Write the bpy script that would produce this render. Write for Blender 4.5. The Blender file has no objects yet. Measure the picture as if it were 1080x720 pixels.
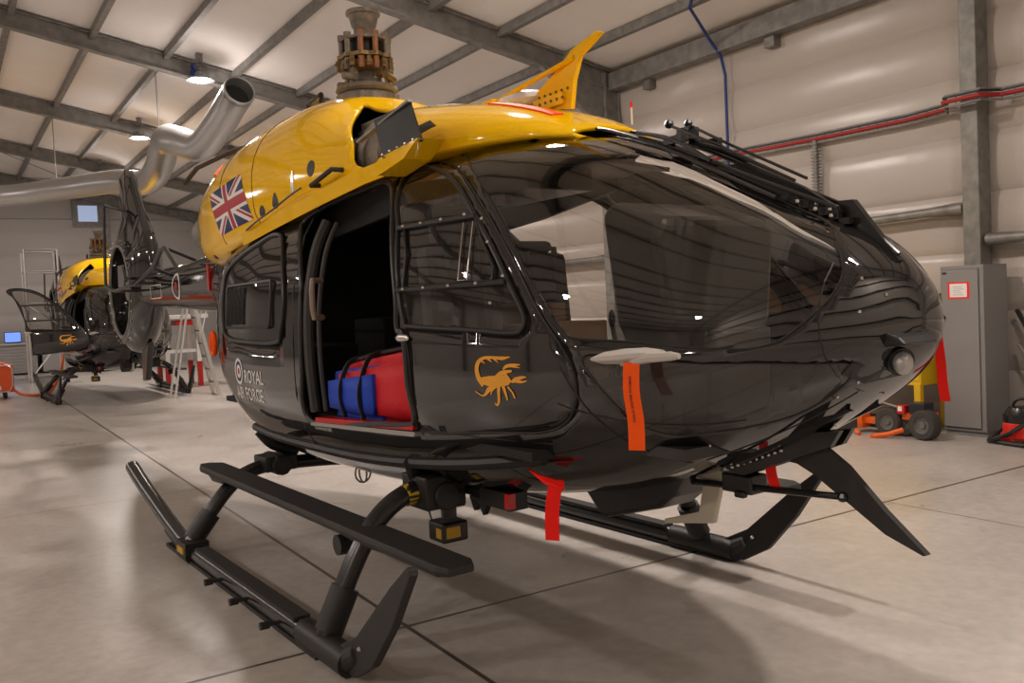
import bpy, bmesh, math, random
from mathutils import Vector, Matrix
from mathutils.geometry import delaunay_2d_cdt
PI = math.pi
random.seed(7)
SC = bpy.context.scene
COL = SC.collection

# ------------------------------------------------------------------ camera, world, exposure
cam_d = bpy.data.cameras.new('camera'); cam = bpy.data.objects.new('camera', cam_d); COL.objects.link(cam)
cam_d.sensor_width = 36.0; cam_d.lens = 941.38/1080*36.0; cam_d.clip_start = 0.05; cam_d.clip_end = 200
yaw, pitch, roll = math.radians(32.6156), math.radians(-2.4792), math.radians(-2.7022)
F = Vector((-math.cos(yaw), math.sin(yaw), 0)); Rt = Vector((math.sin(yaw), math.cos(yaw), 0)); U = Vector((0, 0, 1))
F2 = F*math.cos(pitch)+U*math.sin(pitch); U2 = -F*math.sin(pitch)+U*math.cos(pitch)
R3 = Rt*math.cos(roll)+U2*math.sin(roll); U3 = -Rt*math.sin(roll)+U2*math.cos(roll)
M = Matrix((R3, U3, -F2)).transposed().to_4x4(); M.translation = Vector((0, 0, 1.56)); cam.matrix_world = M
SC.camera = cam
w = bpy.data.worlds.new('world'); SC.world = w; w.use_nodes = True
w.node_tree.nodes['Background'].inputs[0].default_value = (.02, .022, .03, 1)
w.node_tree.nodes['Background'].inputs[1].default_value = 1
SC.view_settings.view_transform = 'Standard'; SC.view_settings.look = 'None'
SC.view_settings.gamma = 1; SC.view_settings.use_curve_mapping = False
SC.view_settings.exposure = -0.15
LAMP_POWER = 190.0
GLOBE_POWER = 32.0
LAMP_COLOR = (1.0, .885, .82)
LAMPS = [(x, 4.08) for x in (-27.4, -21.55, -16.0, -10.4, -6.3, -.2)]+[(x, -6.4) for x in (-29.35, -23.2, -17.2, -11.65, -5.9, -.6)]

# ------------------------------------------------------------------ materials
def mat(name, col, rough=.5, metal=0, bump=None, var=None, emis=None, spec=None, coat=0):
    m = bpy.data.materials.new(name); m.use_nodes = True; nt = m.node_tree; b = nt.nodes['Principled BSDF']
    b.inputs['Base Color'].default_value = (*col, 1); b.inputs['Roughness'].default_value = rough
    b.inputs['Metallic'].default_value = metal
    if spec is not None: b.inputs['Specular IOR Level'].default_value = spec
    if coat: b.inputs['Coat Weight'].default_value = coat; b.inputs['Coat Roughness'].default_value = .03
    if emis: b.inputs['Emission Color'].default_value = (*emis[0], 1); b.inputs['Emission Strength'].default_value = emis[1]
    if var or bump:
        tc = nt.nodes.new('ShaderNodeTexCoord')
    if var:  # (scale, other colour, detail)
        n = nt.nodes.new('ShaderNodeTexNoise'); n.inputs['Scale'].default_value = var[0]; n.inputs['Detail'].default_value = 5
        nt.links.new(tc.outputs['Object'], n.inputs['Vector'])
        r = nt.nodes.new('ShaderNodeValToRGB'); r.color_ramp.elements[0].position = .35; r.color_ramp.elements[1].position = .65
        r.color_ramp.elements[0].color = (*col, 1); r.color_ramp.elements[1].color = (*var[1], 1)
        nt.links.new(n.outputs['Fac'], r.inputs[0]); nt.links.new(r.outputs[0], b.inputs['Base Color'])
    if bump:  # (scale, strength, distance)
        n = nt.nodes.new('ShaderNodeTexNoise'); n.inputs['Scale'].default_value = bump[0]; n.inputs['Detail'].default_value = 3
        nt.links.new(tc.outputs['Object'], n.inputs['Vector'])
        bp = nt.nodes.new('ShaderNodeBump'); bp.inputs['Strength'].default_value = bump[1]; bp.inputs['Distance'].default_value = bump[2]
        nt.links.new(n.outputs['Fac'], bp.inputs['Height']); nt.links.new(bp.outputs[0], b.inputs['Normal'])
    return m
def glass(name, tint, rough=.0, light_veil=0.0):
    m = bpy.data.materials.new(name); m.use_nodes = True; nt = m.node_tree; nt.nodes.clear()
    o = nt.nodes.new('ShaderNodeOutputMaterial'); t = nt.nodes.new('ShaderNodeBsdfTransparent'); t.inputs[0].default_value = (*tint, 1)
    g = nt.nodes.new('ShaderNodeBsdfGlossy'); g.inputs['Roughness'].default_value = rough; g.inputs[0].default_value = (1, 1, 1, 1)
    f = nt.nodes.new('ShaderNodeFresnel'); f.inputs[0].default_value = 1.62
    mx = nt.nodes.new('ShaderNodeMixShader')
    nt.links.new(f.outputs[0], mx.inputs[0]); nt.links.new(t.outputs[0], mx.inputs[1]); nt.links.new(g.outputs[0], mx.inputs[2])
    last = mx
    if light_veil:
        d = nt.nodes.new('ShaderNodeBsdfDiffuse'); d.inputs[0].default_value = (.25, .23, .21, 1)  # pale diffuse share mixed in, standing for light on and behind the pane
        m2 = nt.nodes.new('ShaderNodeMixShader'); m2.inputs[0].default_value = light_veil
        nt.links.new(mx.outputs[0], m2.inputs[1]); nt.links.new(d.outputs[0], m2.inputs[2]); last = m2
    nt.links.new(last.outputs[0], o.inputs[0])
    return m
BLACK = mat('gloss_black_paint', (.013, .012, .0115), .05, bump=(3.0, .05, .02), spec=.75, coat=.2)
SATIN = mat('satin_black', (.012, .0115, .011), .26)
MATTE = mat('matte_black', (.010, .0095, .009), .5)
STEPM = mat('anti_slip_black', (.024, .023, .022), .62, bump=(160, .5, .002))
RUBBER = mat('rubber', (.012, .0115, .011), .4)
TYRE = mat('tyre_rubber', (.045, .04, .036), .7)
YEL = mat('yellow_paint', (.97, .56, .002), .07, bump=(2.2, .08, .02), spec=.35)
YELT = mat('yellow_tool_paint', (.75, .47, .01), .45)
DARKIN = mat('dark_interior', (.008, .0075, .007), .8)
GREYIN = mat('grey_interior', (.04, .038, .036), .6)
SEATM = mat('seat_fabric', (.045, .04, .035), .85, bump=(60, .4, .004))
PANELM = mat('instrument_panel_grey', (.05, .048, .046), .38)
STEEL = mat('galvanised_steel', (.17, .165, .15), .5, .45, var=(9, (.25, .24, .215)))
STEELD = mat('dark_roof_steel', (.17, .165, .155), .55, .3, var=(7, (.25, .24, .225)))
ALU = mat('aluminium', (.62, .61, .6), .3, .9)
DUCTM = mat('duct_metal', (.5, .5, .5), .34, .75)
SILV = mat('silver', (.6, .58, .55), .25, 1)
HUBM = mat('rotor_hub_grey', (.15, .13, .105), .5, .25, var=(30, (.23, .20, .165)))
BRONZE = mat('bronze_fittings', (.24, .15, .055), .45, .5, var=(40, (.16, .11, .05)))
WHITE = mat('white_paint', (.78, .76, .72), .4)
CREAM = mat('antenna_cream', (.55, .50, .40), .45)
COVERM = mat('padded_cover_grey', (.52, .49, .45), .6)
RED = mat('streamer_red', (.95, .014, .008), .6, spec=.2)
ORANGE = mat('streamer_orange', (1.0, .105, .003), .6, spec=.2)
REDP = mat('red_paint', (.5, .012, .01), .25)
BAGB = mat('bag_blue', (.005, .055, .52), .62, bump=(14, .5, .01))
BAGR = mat('bag_red', (.62, .004, .012), .62, bump=(14, .5, .01))
GOLD = mat('emblem_gold', (.82, .36, .02), .4)
NAVY = mat('navy', (.006, .012, .09), .45, spec=.2)
FRED = mat('flag_red', (.42, .006, .012), .45, spec=.2)
FWHITE = mat('flag_white', (.80, .78, .74), .45, spec=.2)
LOCK = mat('locker_grey', (.235, .225, .215), .42)
LOCKD = mat('locker_side_grey', (.20, .195, .19), .45)
ORTOOL = mat('orange_tool_paint', (.78, .13, .01), .4)
BLUEP = mat('blue_conduit', (.012, .045, .2), .4)
CARD = mat('cardboard', (.16, .09, .045), .8)
SCREEN = mat('lit_screen', (.1, .2, .6), .3, emis=((.18, .32, 1), 1.1))
GLASS = glass('clear_canopy', (.80, .78, .75))
WGLASS = glass('side_window', (.62, .6, .57), light_veil=.05)  # diffuse share put in for reflections and the view through the glass
SMOKE = glass('smoked_chin_window', (.30, .285, .27), light_veil=.17)  # diffuse share put in for the lighter interior seen behind the smoked glass
LENS = mat('lamp_lens', (.42, .41, .40), .18, .5, bump=(120, .6, .004))
def striped(name, a, b, scale, rot=.78):
    m = mat(name, a, .4); nt = m.node_tree; bs = nt.nodes['Principled BSDF']
    tc = nt.nodes.new('ShaderNodeTexCoord'); mp = nt.nodes.new('ShaderNodeMapping'); mp.inputs['Rotation'].default_value = (0, rot, 0)
    wv = nt.nodes.new('ShaderNodeTexWave'); wv.inputs['Scale'].default_value = scale; wv.bands_direction = 'X'
    r = nt.nodes.new('ShaderNodeValToRGB'); r.color_ramp.interpolation = 'CONSTANT'
    r.color_ramp.elements[0].color = (*a, 1); r.color_ramp.elements[1].color = (*b, 1); r.color_ramp.elements[1].position = .5
    nt.links.new(tc.outputs['Object'], mp.inputs[0]); nt.links.new(mp.outputs[0], wv.inputs[0]); nt.links.new(wv.outputs['Fac'], r.inputs[0]); nt.links.new(r.outputs[0], bs.inputs['Base Color'])
    return m
HAZARD = striped('hazard_stripes', (.7, .45, .01), (.02, .02, .02), 16)

def floor_mat():
    m = bpy.data.materials.new('polished_concrete'); m.use_nodes = True; nt = m.node_tree; b = nt.nodes['Principled BSDF']; L = nt.links
    tc = nt.nodes.new('ShaderNodeTexCoord')
    n1 = nt.nodes.new('ShaderNodeTexNoise'); n1.inputs['Scale'].default_value = .9; n1.inputs['Detail'].default_value = 8; n1.inputs['Roughness'].default_value = .62; n1.inputs['Distortion'].default_value = .8
    n2 = nt.nodes.new('ShaderNodeTexNoise'); n2.inputs['Scale'].default_value = 14; n2.inputs['Detail'].default_value = 6
    for n in (n1, n2): L.new(tc.outputs['Object'], n.inputs['Vector'])
    r = nt.nodes.new('ShaderNodeValToRGB'); e = r.color_ramp.elements
    e[0].position = .3; e[0].color = (.41, .375, .34, 1); e[1].position = .72; e[1].color = (.56, .525, .485, 1)
    L.new(n1.outputs['Fac'], r.inputs[0])
    r2 = nt.nodes.new('ShaderNodeValToRGB'); e = r2.color_ramp.elements; e[0].position = .3; e[0].color = (.88, .88, .88, 1); e[1].position = .7; e[1].color = (1.06, 1.05, 1.04, 1)
    L.new(n2.outputs['Fac'], r2.inputs[0])
    mx = nt.nodes.new('ShaderNodeMix'); mx.data_type = 'RGBA'; mx.blend_type = 'MULTIPLY'; mx.inputs[0].default_value = 1
    L.new(r.outputs[0], mx.inputs[6]); L.new(r2.outputs[0], mx.inputs[7])
    # saw-cut joints: dark lines in the slab
    sp = nt.nodes.new('ShaderNodeSeparateXYZ'); L.new(tc.outputs['Object'], sp.inputs[0])
    fac = None
    def near(sock, v, wd, gate=None):
        s = nt.nodes.new('ShaderNodeMath'); s.operation = 'SUBTRACT'; L.new(sock, s.inputs[0]); s.inputs[1].default_value = v
        a = nt.nodes.new('ShaderNodeMath'); a.operation = 'ABSOLUTE'; L.new(s.outputs[0], a.inputs[0])
        l = nt.nodes.new('ShaderNodeMath'); l.operation = 'LESS_THAN'; L.new(a.outputs[0], l.inputs[0]); l.inputs[1].default_value = wd
        return l.outputs[0]
    def mx2(a, bb):
        q = nt.nodes.new('ShaderNodeMath'); q.operation = 'MAXIMUM'; L.new(a, q.inputs[0]); L.new(bb, q.inputs[1]); return q.outputs[0]
    for v, wd in ((-3.95, .012), (-8.39, .006), (-12.83, .006), (-17.3, .006), (-21.7, .006), (.5, .009), (4.95, .009)):
        k = near(sp.outputs[0], v, wd); fac = k if fac is None else mx2(fac, k)
    sk = nt.nodes.new('ShaderNodeMath'); sk.operation = 'MULTIPLY_ADD'; L.new(sp.outputs[0], sk.inputs[0]); sk.inputs[1].default_value = .012; L.new(sp.outputs[1], sk.inputs[2])
    for v, wd in ((1.79, .012), (5.62, .006), (-1.95, .008), (-5.7, .008)):
        fac = mx2(fac, near(sk.outputs[0], v, wd))
    m3 = nt.nodes.new('ShaderNodeMix'); m3.data_type = 'RGBA'; L.new(fac, m3.inputs[0]); L.new(mx.outputs[2], m3.inputs[6]); m3.inputs[7].default_value = (.07, .055, .04, 1)
    L.new(m3.outputs[2], b.inputs['Base Color'])
    rr = nt.nodes.new('ShaderNodeMapRange'); rr.inputs['To Min'].default_value = .20; rr.inputs['To Max'].default_value = .42
    L.new(n1.outputs['Fac'], rr.inputs['Value']); L.new(rr.outputs[0], b.inputs['Roughness'])
    b.inputs['Specular IOR Level'].default_value = .45
    bp = nt.nodes.new('ShaderNodeBump'); bp.inputs['Strength'].default_value = .15; bp.inputs['Distance'].default_value = .01
    L.new(n2.outputs['Fac'], bp.inputs['Height']); L.new(bp.outputs[0], b.inputs['Normal'])
    return m
FLOOR = floor_mat()
def liner(name, c1, c2, rough, axis, bands, strength, spec=.5):
    m = mat(name, c1, rough, spec=spec); nt = m.node_tree; b = nt.nodes['Principled BSDF']; L = nt.links
    tc = nt.nodes.new('ShaderNodeTexCoord')
    n = nt.nodes.new('ShaderNodeTexNoise'); n.inputs['Scale'].default_value = .6; n.inputs['Detail'].default_value = 4; L.new(tc.outputs['Object'], n.inputs['Vector'])
    r = nt.nodes.new('ShaderNodeValToRGB'); r.color_ramp.elements[0].position = .3; r.color_ramp.elements[1].position = .7
    r.color_ramp.elements[0].color = (*c1, 1); r.color_ramp.elements[1].color = (*c2, 1); L.new(n.outputs['Fac'], r.inputs[0]); L.new(r.outputs[0], b.inputs['Base Color'])
    wv = nt.nodes.new('ShaderNodeTexWave'); wv.bands_direction = axis; wv.inputs['Scale'].default_value = bands; wv.inputs['Distortion'].default_value = .6; wv.inputs['Detail'].default_value = 1; wv.inputs['Detail Scale'].default_value = .6
    L.new(tc.outputs['Object'], wv.inputs['Vector'])
    bp = nt.nodes.new('ShaderNodeBump'); bp.inputs['Strength'].default_value = strength; bp.inputs['Distance'].default_value = .05
    L.new(wv.outputs['Fac'], bp.inputs['Height'])
    n3 = nt.nodes.new('ShaderNodeTexNoise'); n3.inputs['Scale'].default_value = 2.2; n3.inputs['Detail'].default_value = 3; L.new(tc.outputs['Object'], n3.inputs['Vector'])
    b2 = nt.nodes.new('ShaderNodeBump'); b2.inputs['Strength'].default_value = .25; b2.inputs['Distance'].default_value = .03
    L.new(n3.outputs['Fac'], b2.inputs['Height']); L.new(bp.outputs[0], b2.inputs['Normal']); L.new(b2.outputs[0], b.inputs['Normal'])
    return m
WALLM = liner('wall_lining', (.43, .385, .345), (.475, .43, .385), .27, 'Z', .29, .15, spec=.45)
ENDM = liner('end_wall_lining', (.38, .36, .345), (.42, .40, .385), .5, 'Z', .29, .4)
FRONTM = liner('front_wall_lining', (.74, .68, .60), (.80, .73, .65), .5, 'Z', .29, .2)
CEILM = liner('roof_lining', (.80, .76, .73), (.86, .82, .79), .8, 'X', .18, .3, spec=.3)

# ------------------------------------------------------------------ mesh helpers
class MB:
    def __init__(s): s.v = []; s.f = []; s.m = []
    def add(s, vs, fs, mi=0):
        o = len(s.v); s.v += [tuple(v) for v in vs]; s.f += [tuple(i+o for i in f) for f in fs]; s.m += [mi]*len(fs); return s
    def box(s, a, b, mi=0, rot=0, about=None):
        (x0, y0, z0), (x1, y1, z1) = a, b
        vs = [(x0,y0,z0),(x1,y0,z0),(x1,y1,z0),(x0,y1,z0),(x0,y0,z1),(x1,y0,z1),(x1,y1,z1),(x0,y1,z1)]
        if rot:
            cx, cy = about or ((x0+x1)/2, (y0+y1)/2); c, n = math.cos(rot), math.sin(rot)
            vs = [(cx+(x-cx)*c-(y-cy)*n, cy+(x-cx)*n+(y-cy)*c, z) for x, y, z in vs]
        return s.add(vs, [(0,3,2,1),(4,5,6,7),(0,1,5,4),(1,2,6,5),(2,3,7,6),(3,0,4,7)], mi)
    def bar(s, p, q, w, h, up=(0,0,1), mi=0):
        p, q = Vector(p), Vector(q); d = (q-p).normalized(); u = Vector(up); sd = d.cross(u)
        if sd.length < 1e-4: sd = d.cross(Vector((1,0,0)))
        sd.normalize(); u = sd.cross(d).normalized()
        vs = [e+sd*a*w/2+u*b*h/2 for e in (p, q) for a, b in ((-1,-1),(1,-1),(1,1),(-1,1))]
        return s.add(vs, [(0,1,2,3),(7,6,5,4),(0,4,5,1),(1,5,6,2),(2,6,7,3),(3,7,4,0)], mi)
    def tube(s, pts, r, n=12, mi=0, cap=True, closed=False, ell=None):
        P = [Vector(p) for p in pts]; k = len(P)
        rs = r if isinstance(r, (list, tuple)) else [r]*k
        prev = None; rings = []
        for i, p in enumerate(P):
            if closed: t = (P[(i+1) % k]-P[i-1])
            else: t = (P[min(i+1, k-1)]-P[max(i-1, 0)])
            t.normalize()
            if prev is None:
                a = Vector((0,0,1)) if abs(t.z) < .9 else Vector((1,0,0)); nrm = (a-t*a.dot(t)).normalized()
            else: nrm = (prev-t*prev.dot(t)).normalized()
            prev = nrm; b = t.cross(nrm); e = ell or (1, 1)
            rings.append([p+nrm*math.cos(2*PI*j/n)*rs[i]*e[0]+b*math.sin(2*PI*j/n)*rs[i]*e[1] for j in range(n)])
        vs = [v for rg in rings for v in rg]; fs = []
        for i in range(k if closed else k-1):
            a = i*n; b2 = ((i+1) % k)*n
            fs += [(a+j, a+(j+1) % n, b2+(j+1) % n, b2+j) for j in range(n)]
        if cap and not closed: fs += [tuple(range(n))[::-1], tuple((k-1)*n+j for j in range(n))]
        return s.add(vs, fs, mi)
    def cyl(s, p, q, r, n=16, mi=0, r2=None):
        return s.tube([p, q], [r, r2 if r2 is not None else r], n, mi)
    def prism(s, poly, d0, d1, plane='xz', mi=0, taper=None):
        """poly in a plane, extruded along the third axis from d0 to d1"""
        def P(a, b, d): return {'xz': (a, d, b), 'xy': (a, b, d), 'yz': (d, a, b)}[plane]
        n = len(poly); q = taper or poly
        vs = [P(a, b, d0) for a, b in poly]+[P(a, b, d1) for a, b in q]
        return s.add(vs, [tuple(range(n)), tuple(range(2*n-1, n-1, -1))]+[(i, i+n, (i+1) % n+n, (i+1) % n) for i in range(n)], mi)
    def lathe(s, prof, c=(0,0,0), axis='z', n=24, mi=0):
        vs = []; k = len(prof)
        for r, h in prof:
            for j in range(n):
                a = 2*PI*j/n; x, y = r*math.cos(a), r*math.sin(a)
                v = {'z': (x, y, h), 'y': (x, h, y), 'x': (h, x, y)}[axis]; vs.append((v[0]+c[0], v[1]+c[1], v[2]+c[2]))
        fs = [(i*n+j, i*n+(j+1) % n, (i+1)*n+(j+1) % n, (i+1)*n+j) for i in range(k-1) for j in range(n)]
        if prof[0][0] > 1e-4: fs.append(tuple(range(n))[::-1])
        if prof[-1][0] > 1e-4: fs.append(tuple((k-1)*n+j for j in range(n)))
        return s.add(vs, fs, mi)
    def ball(s, c, r, n=12, mi=0):
        rr = (r, r, r) if not isinstance(r, (tuple, list)) else r; vs = []; k = n//2
        for i in range(k+1):
            a = PI*i/k
            for j in range(n): b = 2*PI*j/n; vs.append((c[0]+rr[0]*math.sin(a)*math.cos(b), c[1]+rr[1]*math.sin(a)*math.sin(b), c[2]+rr[2]*math.cos(a)))
        return s.add(vs, [(i*n+j, (i+1)*n+j, (i+1)*n+(j+1) % n, i*n+(j+1) % n) for i in range(k) for j in range(n)], mi)
    def build(s, name, mats, parent=None, smooth=False, bevel=0, weld=True):
        me = bpy.data.meshes.new(name); me.from_pydata(s.v, [], s.f)
        mats = mats if isinstance(mats, (list, tuple)) else [mats]
        for m in mats: me.materials.append(m)
        me.polygons.foreach_set('material_index', s.m)
        bm = bmesh.new(); bm.from_mesh(me)
        if weld: bmesh.ops.remove_doubles(bm, verts=bm.verts, dist=1e-5)
        bmesh.ops.recalc_face_normals(bm, faces=bm.faces)
        bm.to_mesh(me); bm.free()
        if smooth:
            me.polygons.foreach_set('use_smooth', [True]*len(me.polygons)); me.set_sharp_from_angle(angle=math.radians(38))
        o = bpy.data.objects.new(name, me); COL.objects.link(o)
        if parent: o.parent = parent
        if bevel:
            b = o.modifiers.new('bevel', 'BEVEL'); b.width = bevel; b.segments = 2; b.limit_method = 'ANGLE'; b.angle_limit = math.radians(40)
        return o
def rivets(pts, r, m, parent, name='rivet'):
    o0 = None
    for p in pts:
        if o0 is None: o0 = MB().ball((0, 0, 0), r, 6).build(name, m, parent); o = o0
        else: o = o0.copy(); COL.objects.link(o)
        o.location = p
def empty(name, loc=(0,0,0), rz=0, parent=None):
    o = bpy.data.objects.new(name, None); COL.objects.link(o); o.location = loc; o.rotation_euler = (0, 0, rz); o.empty_display_size = .2
    if parent: o.parent = parent
    return o
def tag(o, label=None, cat=None, group=None, kind=None):
    if label: o['label'] = label
    if cat: o['category'] = cat
    if group: o['group'] = group
    if kind: o['kind'] = kind
    return o
def struct(o): return tag(o, kind='structure')
def arc(c, r, a0, a1, n, plane='xz', d=0):
    out = []
    for i in range(n+1):
        a = a0+(a1-a0)*i/n; u, v = c[0]+r*math.cos(a), c[1]+r*math.sin(a)
        out.append({'xz': (u, d, v), 'xy': (u, v, d), 'yz': (d, u, v)}[plane])
    return out
def spline(P, k=8, closed=False):
    P = [Vector(p) for p in P]; n = len(P); out = []
    rng = range(n) if closed else range(n-1)
    for i in rng:
        if closed: a, b, c, d = P[i-1], P[i], P[(i+1) % n], P[(i+2) % n]
        else: a, b, c, d = P[max(i-1, 0)], P[i], P[i+1], P[min(i+2, n-1)]
        for j in range(k):
            t = j/k; out.append(.5*((2*b)+(c-a)*t+(2*a-5*b+4*c-d)*t*t+(3*b-a-3*c+d)*t**3))
    if not closed: out.append(P[-1])
    return out
def rrect(x0, y0, x1, y1, r, k=4):
    out = []
    for cx, cy, a in ((x1-r, y1-r, 0), (x0+r, y1-r, PI/2), (x0+r, y0+r, PI), (x1-r, y0+r, 1.5*PI)):
        out += [(cx+r*math.cos(a+PI/2*i/k), cy+r*math.sin(a+PI/2*i/k)) for i in range(k+1)]
    return out
# ------------------------------------------------------------------ hangar shell
X0, X1, YR, YL, YRIDGE, ZE = -33.5, 1.35, 9.25, -11.25, -1.0, 5.12
TP = math.tan(math.radians(10.95))
def zroof(y): return ZE+(YR-abs(y-YRIDGE)-YRIDGE-0)*TP if False else ZE+(10.25-abs(y-YRIDGE))*TP
struct(MB().box((X0-.2, YL-.2, -.2), (X1+.2, YR+.2, 0)).build('floor', FLOOR))
def billow(y0, sgn, per, depth, ztop):
    pr = []; z = 0.0
    while z < ztop: pr.append((y0-sgn*depth*abs(math.sin(PI*z/per))**.55, z)); z += per/14
    return pr+[(y0, ztop), (y0+sgn*.2, ztop), (y0+sgn*.2, 0)]
struct(MB().prism(billow(YR+.05, 1, .62, .05, ZE+.1), X0-.2, X1+.2, 'yz').build('wall_right', WALLM, smooth=True))
struct(MB().box((X0-.2, YL-.15, 0), (X1+.2, YL, ZE+.1)).build('wall_left', WALLM))
gable = [(YL, 0), (YR, 0), (YR, ZE+.1), (YRIDGE, zroof(YRIDGE)+.1), (YL, ZE+.1)]
struct(MB().prism(gable, X0-.15, X0-.05, 'yz').build('wall_back', ENDM))
b = MB()
prx = [(X0-.05-.0+.05*abs(math.sin(PI*z_/.95))**.55, z_) for z_ in [i*.95/12 for i in range(86)]]
prx = [p for p in prx if p[1] < ZE]
b.prism(prx+[(X0-.08, ZE), (X0-.08, 0)], YL, YR, 'xz'); struct(b.build('wall_back', ENDM, smooth=True))
struct(MB().prism(gable, X1, X1+.15, 'yz').build('wall_front', FRONTM))
ce = MB()
ce.prism([(YRIDGE, zroof(YRIDGE)), (YR+.2, ZE-.2*TP), (YR+.2, ZE+.1), (YRIDGE, zroof(YRIDGE)+.12)], X0-.2, X1+.2, 'yz')
ce.prism([(YRIDGE, zroof(YRIDGE)), (YL-.2, ZE-.2*TP), (YL-.2, ZE+.1), (YRIDGE, zroof(YRIDGE)+.12)], X0-.2, X1+.2, 'yz')
struct(ce.build('ceiling', CEILM))
FR = [-33.2, -27.6, -22.05, -16.45, -11.05, -5.2, .35]
def ibeam(b, p, q, h=.30, w_=.16, up=(0,0,1)):
    p, q = Vector(p), Vector(q); d = (q-p).normalized(); sd = d.cross(Vector(up)).normalized(); u = sd.cross(d)
    for s in (-1, 1): b.bar(p+u*s*(h/2-.012), q+u*s*(h/2-.012), w_, .024, up)
    b.bar(p, q, .02, h-.04, up)
for i, x in enumerate(FR):
    for s, ye in ((1, YR), (-1, YL)):
        b = MB(); off = .19
        ye2 = ye-s*.02
        ibeam(b, (x, YRIDGE, zroof(YRIDGE)-off), (x, ye2, zroof(ye2)-off))
        # haunch plate at the eaves
        if abs(x+5.2) > .1: b.prism([(ye2, zroof(ye2)-off-.1), (ye2-s*1.45, zroof(ye2-s*1.45)-off-.14), (ye2-s*.55, zroof(ye2)-off-.55), (ye2, zroof(ye2)-off-1.15)], x-.05, x+.05, 'yz')
        struct(b.build('trim_%d' % (10+i*2+(s > 0)), STEELD))
    for s, ye in ((1, YR), (-1, YL)):
        b = MB()
        if s > 0 and abs(x+5.2) < .1:
            b.box((x-.09, ye-.24, 0), (x+.09, ye-.02, ZE-.1)); b.box((x-.16, ye-.36, 0), (x+.16, ye, .03))
            struct(b.build('trim_%d' % (40+i*2), STEEL, bevel=.01))
        else:
            ibeam(b, (x, ye-s*.16, 0), (x, ye-s*.16, ZE-.05), .28, .2, (0, 1, 0))
            struct(b.build('trim_%d' % (40+i*2+(s < 0)), STEELD))
k = 60
y = YR-.04
pys = [8.25, 7.1, 5.98, 4.79, 3.62, 2.46, 1.28, .1]
for y in pys+[2*YRIDGE-q for q in pys]:
    b = MB(); z = zroof(y)-.06
    b.box((X0, y-.045, z-.07), (X1, y+.045, z+.05)); struct(b.build('trim_%d' % k, STEELD)); k += 1
for s, ye in ((1, YR), (-1, YL)):
    b = MB(); b.box((X0, ye-s*.22 if s > 0 else ye, ZE-.32), (X1, ye if s > 0 else ye+.22, ZE-.06)); struct(b.build('trim_%d' % k, STEELD)); k += 1
# wall girts: flattened tubes between the frames on the right wall
for (xa, xb, z) in ((-10.9, -5.32, 2.2), (-5.08, .2, 1.98), (-16.3, -11.2, 2.2), (-22, -16.6, 2.2)):
    b = MB(); b.tube([(xa, 9.1, z), (xa+.1, 9.1, z), (xa+.4, 9.1, z), (xb-.4, 9.1, z+(.12 if xb == -5.32 else 0)), (xb-.12, 9.1, z+(.12 if xb == -5.32 else 0)), (xb, 9.1, z+(.12 if xb == -5.32 else 0))], [.065, .065, .05, .05, .07, .07], 10)
    struct(b.build('trim_%d' % k, STEEL, smooth=True)); k += 1
for x, z in ((-10.2, 4.66), (-7.85, 4.66), (-2.6, 4.66)):
    struct(MB().box((x-.08, 9.12, z), (x+.08, 9.26, z+.26)).build('trim_%d' % k, STEEL)); k += 1
# ribbed end wall behind the camera: dark horizontal rails and a bright flashing along the roof line
for z in (.55, 1.6, 2.65, 3.7, 4.75, 5.8):
    ya = YR if z < ZE else YRIDGE+(zroof(YRIDGE)-z)/TP
    struct(MB().box((X1-.09, 2*YRIDGE-ya, z-.05), (X1, ya, z+.05)).build('trim_%d' % k, SATIN)); k += 1
b = MB()
for s_ in (1, -1):
    ye_ = YR if s_ > 0 else YL
    b.bar((X1-.05, YRIDGE, zroof(YRIDGE)-.12), (X1-.05, ye_, zroof(ye_)-.12), .05, .12)
    b.box((X1-.08, ye_-.12*(s_ > 0), 0), (X1, ye_+.12*(s_ < 0), ZE))
struct(b.build('trim_%d' % k, ALU)); k += 1
# roof bracing cables
b = MB()
for xa, xb in ((-27.6, -33.2),):
    for ya, yb in ((1.3, 5.98), (5.98, 1.3)): b.cyl((xa, ya, zroof(ya)-.25), (xb, yb, zroof(yb)-.25), .012, 6)
struct(b.build('trim_%d' % k, STEELD)); k += 1
# window in the end wall
b = MB(); b.box((X0, 4.02, 4.82), (X0+.06, 4.96, 5.72))
wn = struct(b.build('window_1', STEELD)); MB().box((X0+.05, 4.2, 5.0), (X0+.075, 4.8, 5.54)).build('window_pane', mat('night_window', (.3, .36, .48), .1, emis=((.5, .62, .9), .55)), wn)
b = MB(); b.box((X0+.02, 5.0, 0), (X0+.2, 5.16, 6.3)); struct(b.build('trim_%d' % k, STEELD)); k += 1

# conduits and trays on the right wall
tp = [(-14.5, 9.17, 3.42), (-8.6, 9.17, 3.42), (-7.2, 9.17, 3.39), (-6, 9.17, 3.38), (-5.5, 9.15, 3.40), (-5.38, 8.88, 3.42), (-5.0, 8.88, 3.42), (-4.9, 9.1, 3.42), (-1, 9.15, 3.42), (1.2, 9.15, 3.42)]
t = tag(empty('cable_tray', (-5, 9.1, 3.4)), 'grey wire cable tray with a bright red cable running along the right wall', 'cable tray')
t.location = (0, 0, 0)
b = MB()
for dz in (-.055, .055):
    b.tube([(x, y_, z+dz) for x, y_, z in tp], .012, 6)
for i in range(len(tp)-1):
    a, c = Vector(tp[i]), Vector(tp[i+1]); n = max(1, int((c-a).length/.12))
    for j in range(n):
        p = a+(c-a)*j/n; b.bar(p+Vector((0,0,-.055)), p+Vector((0,0,.055)), .008, .008, (1,0,0))
b.build('tray_rail', STEELD, t)
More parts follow.
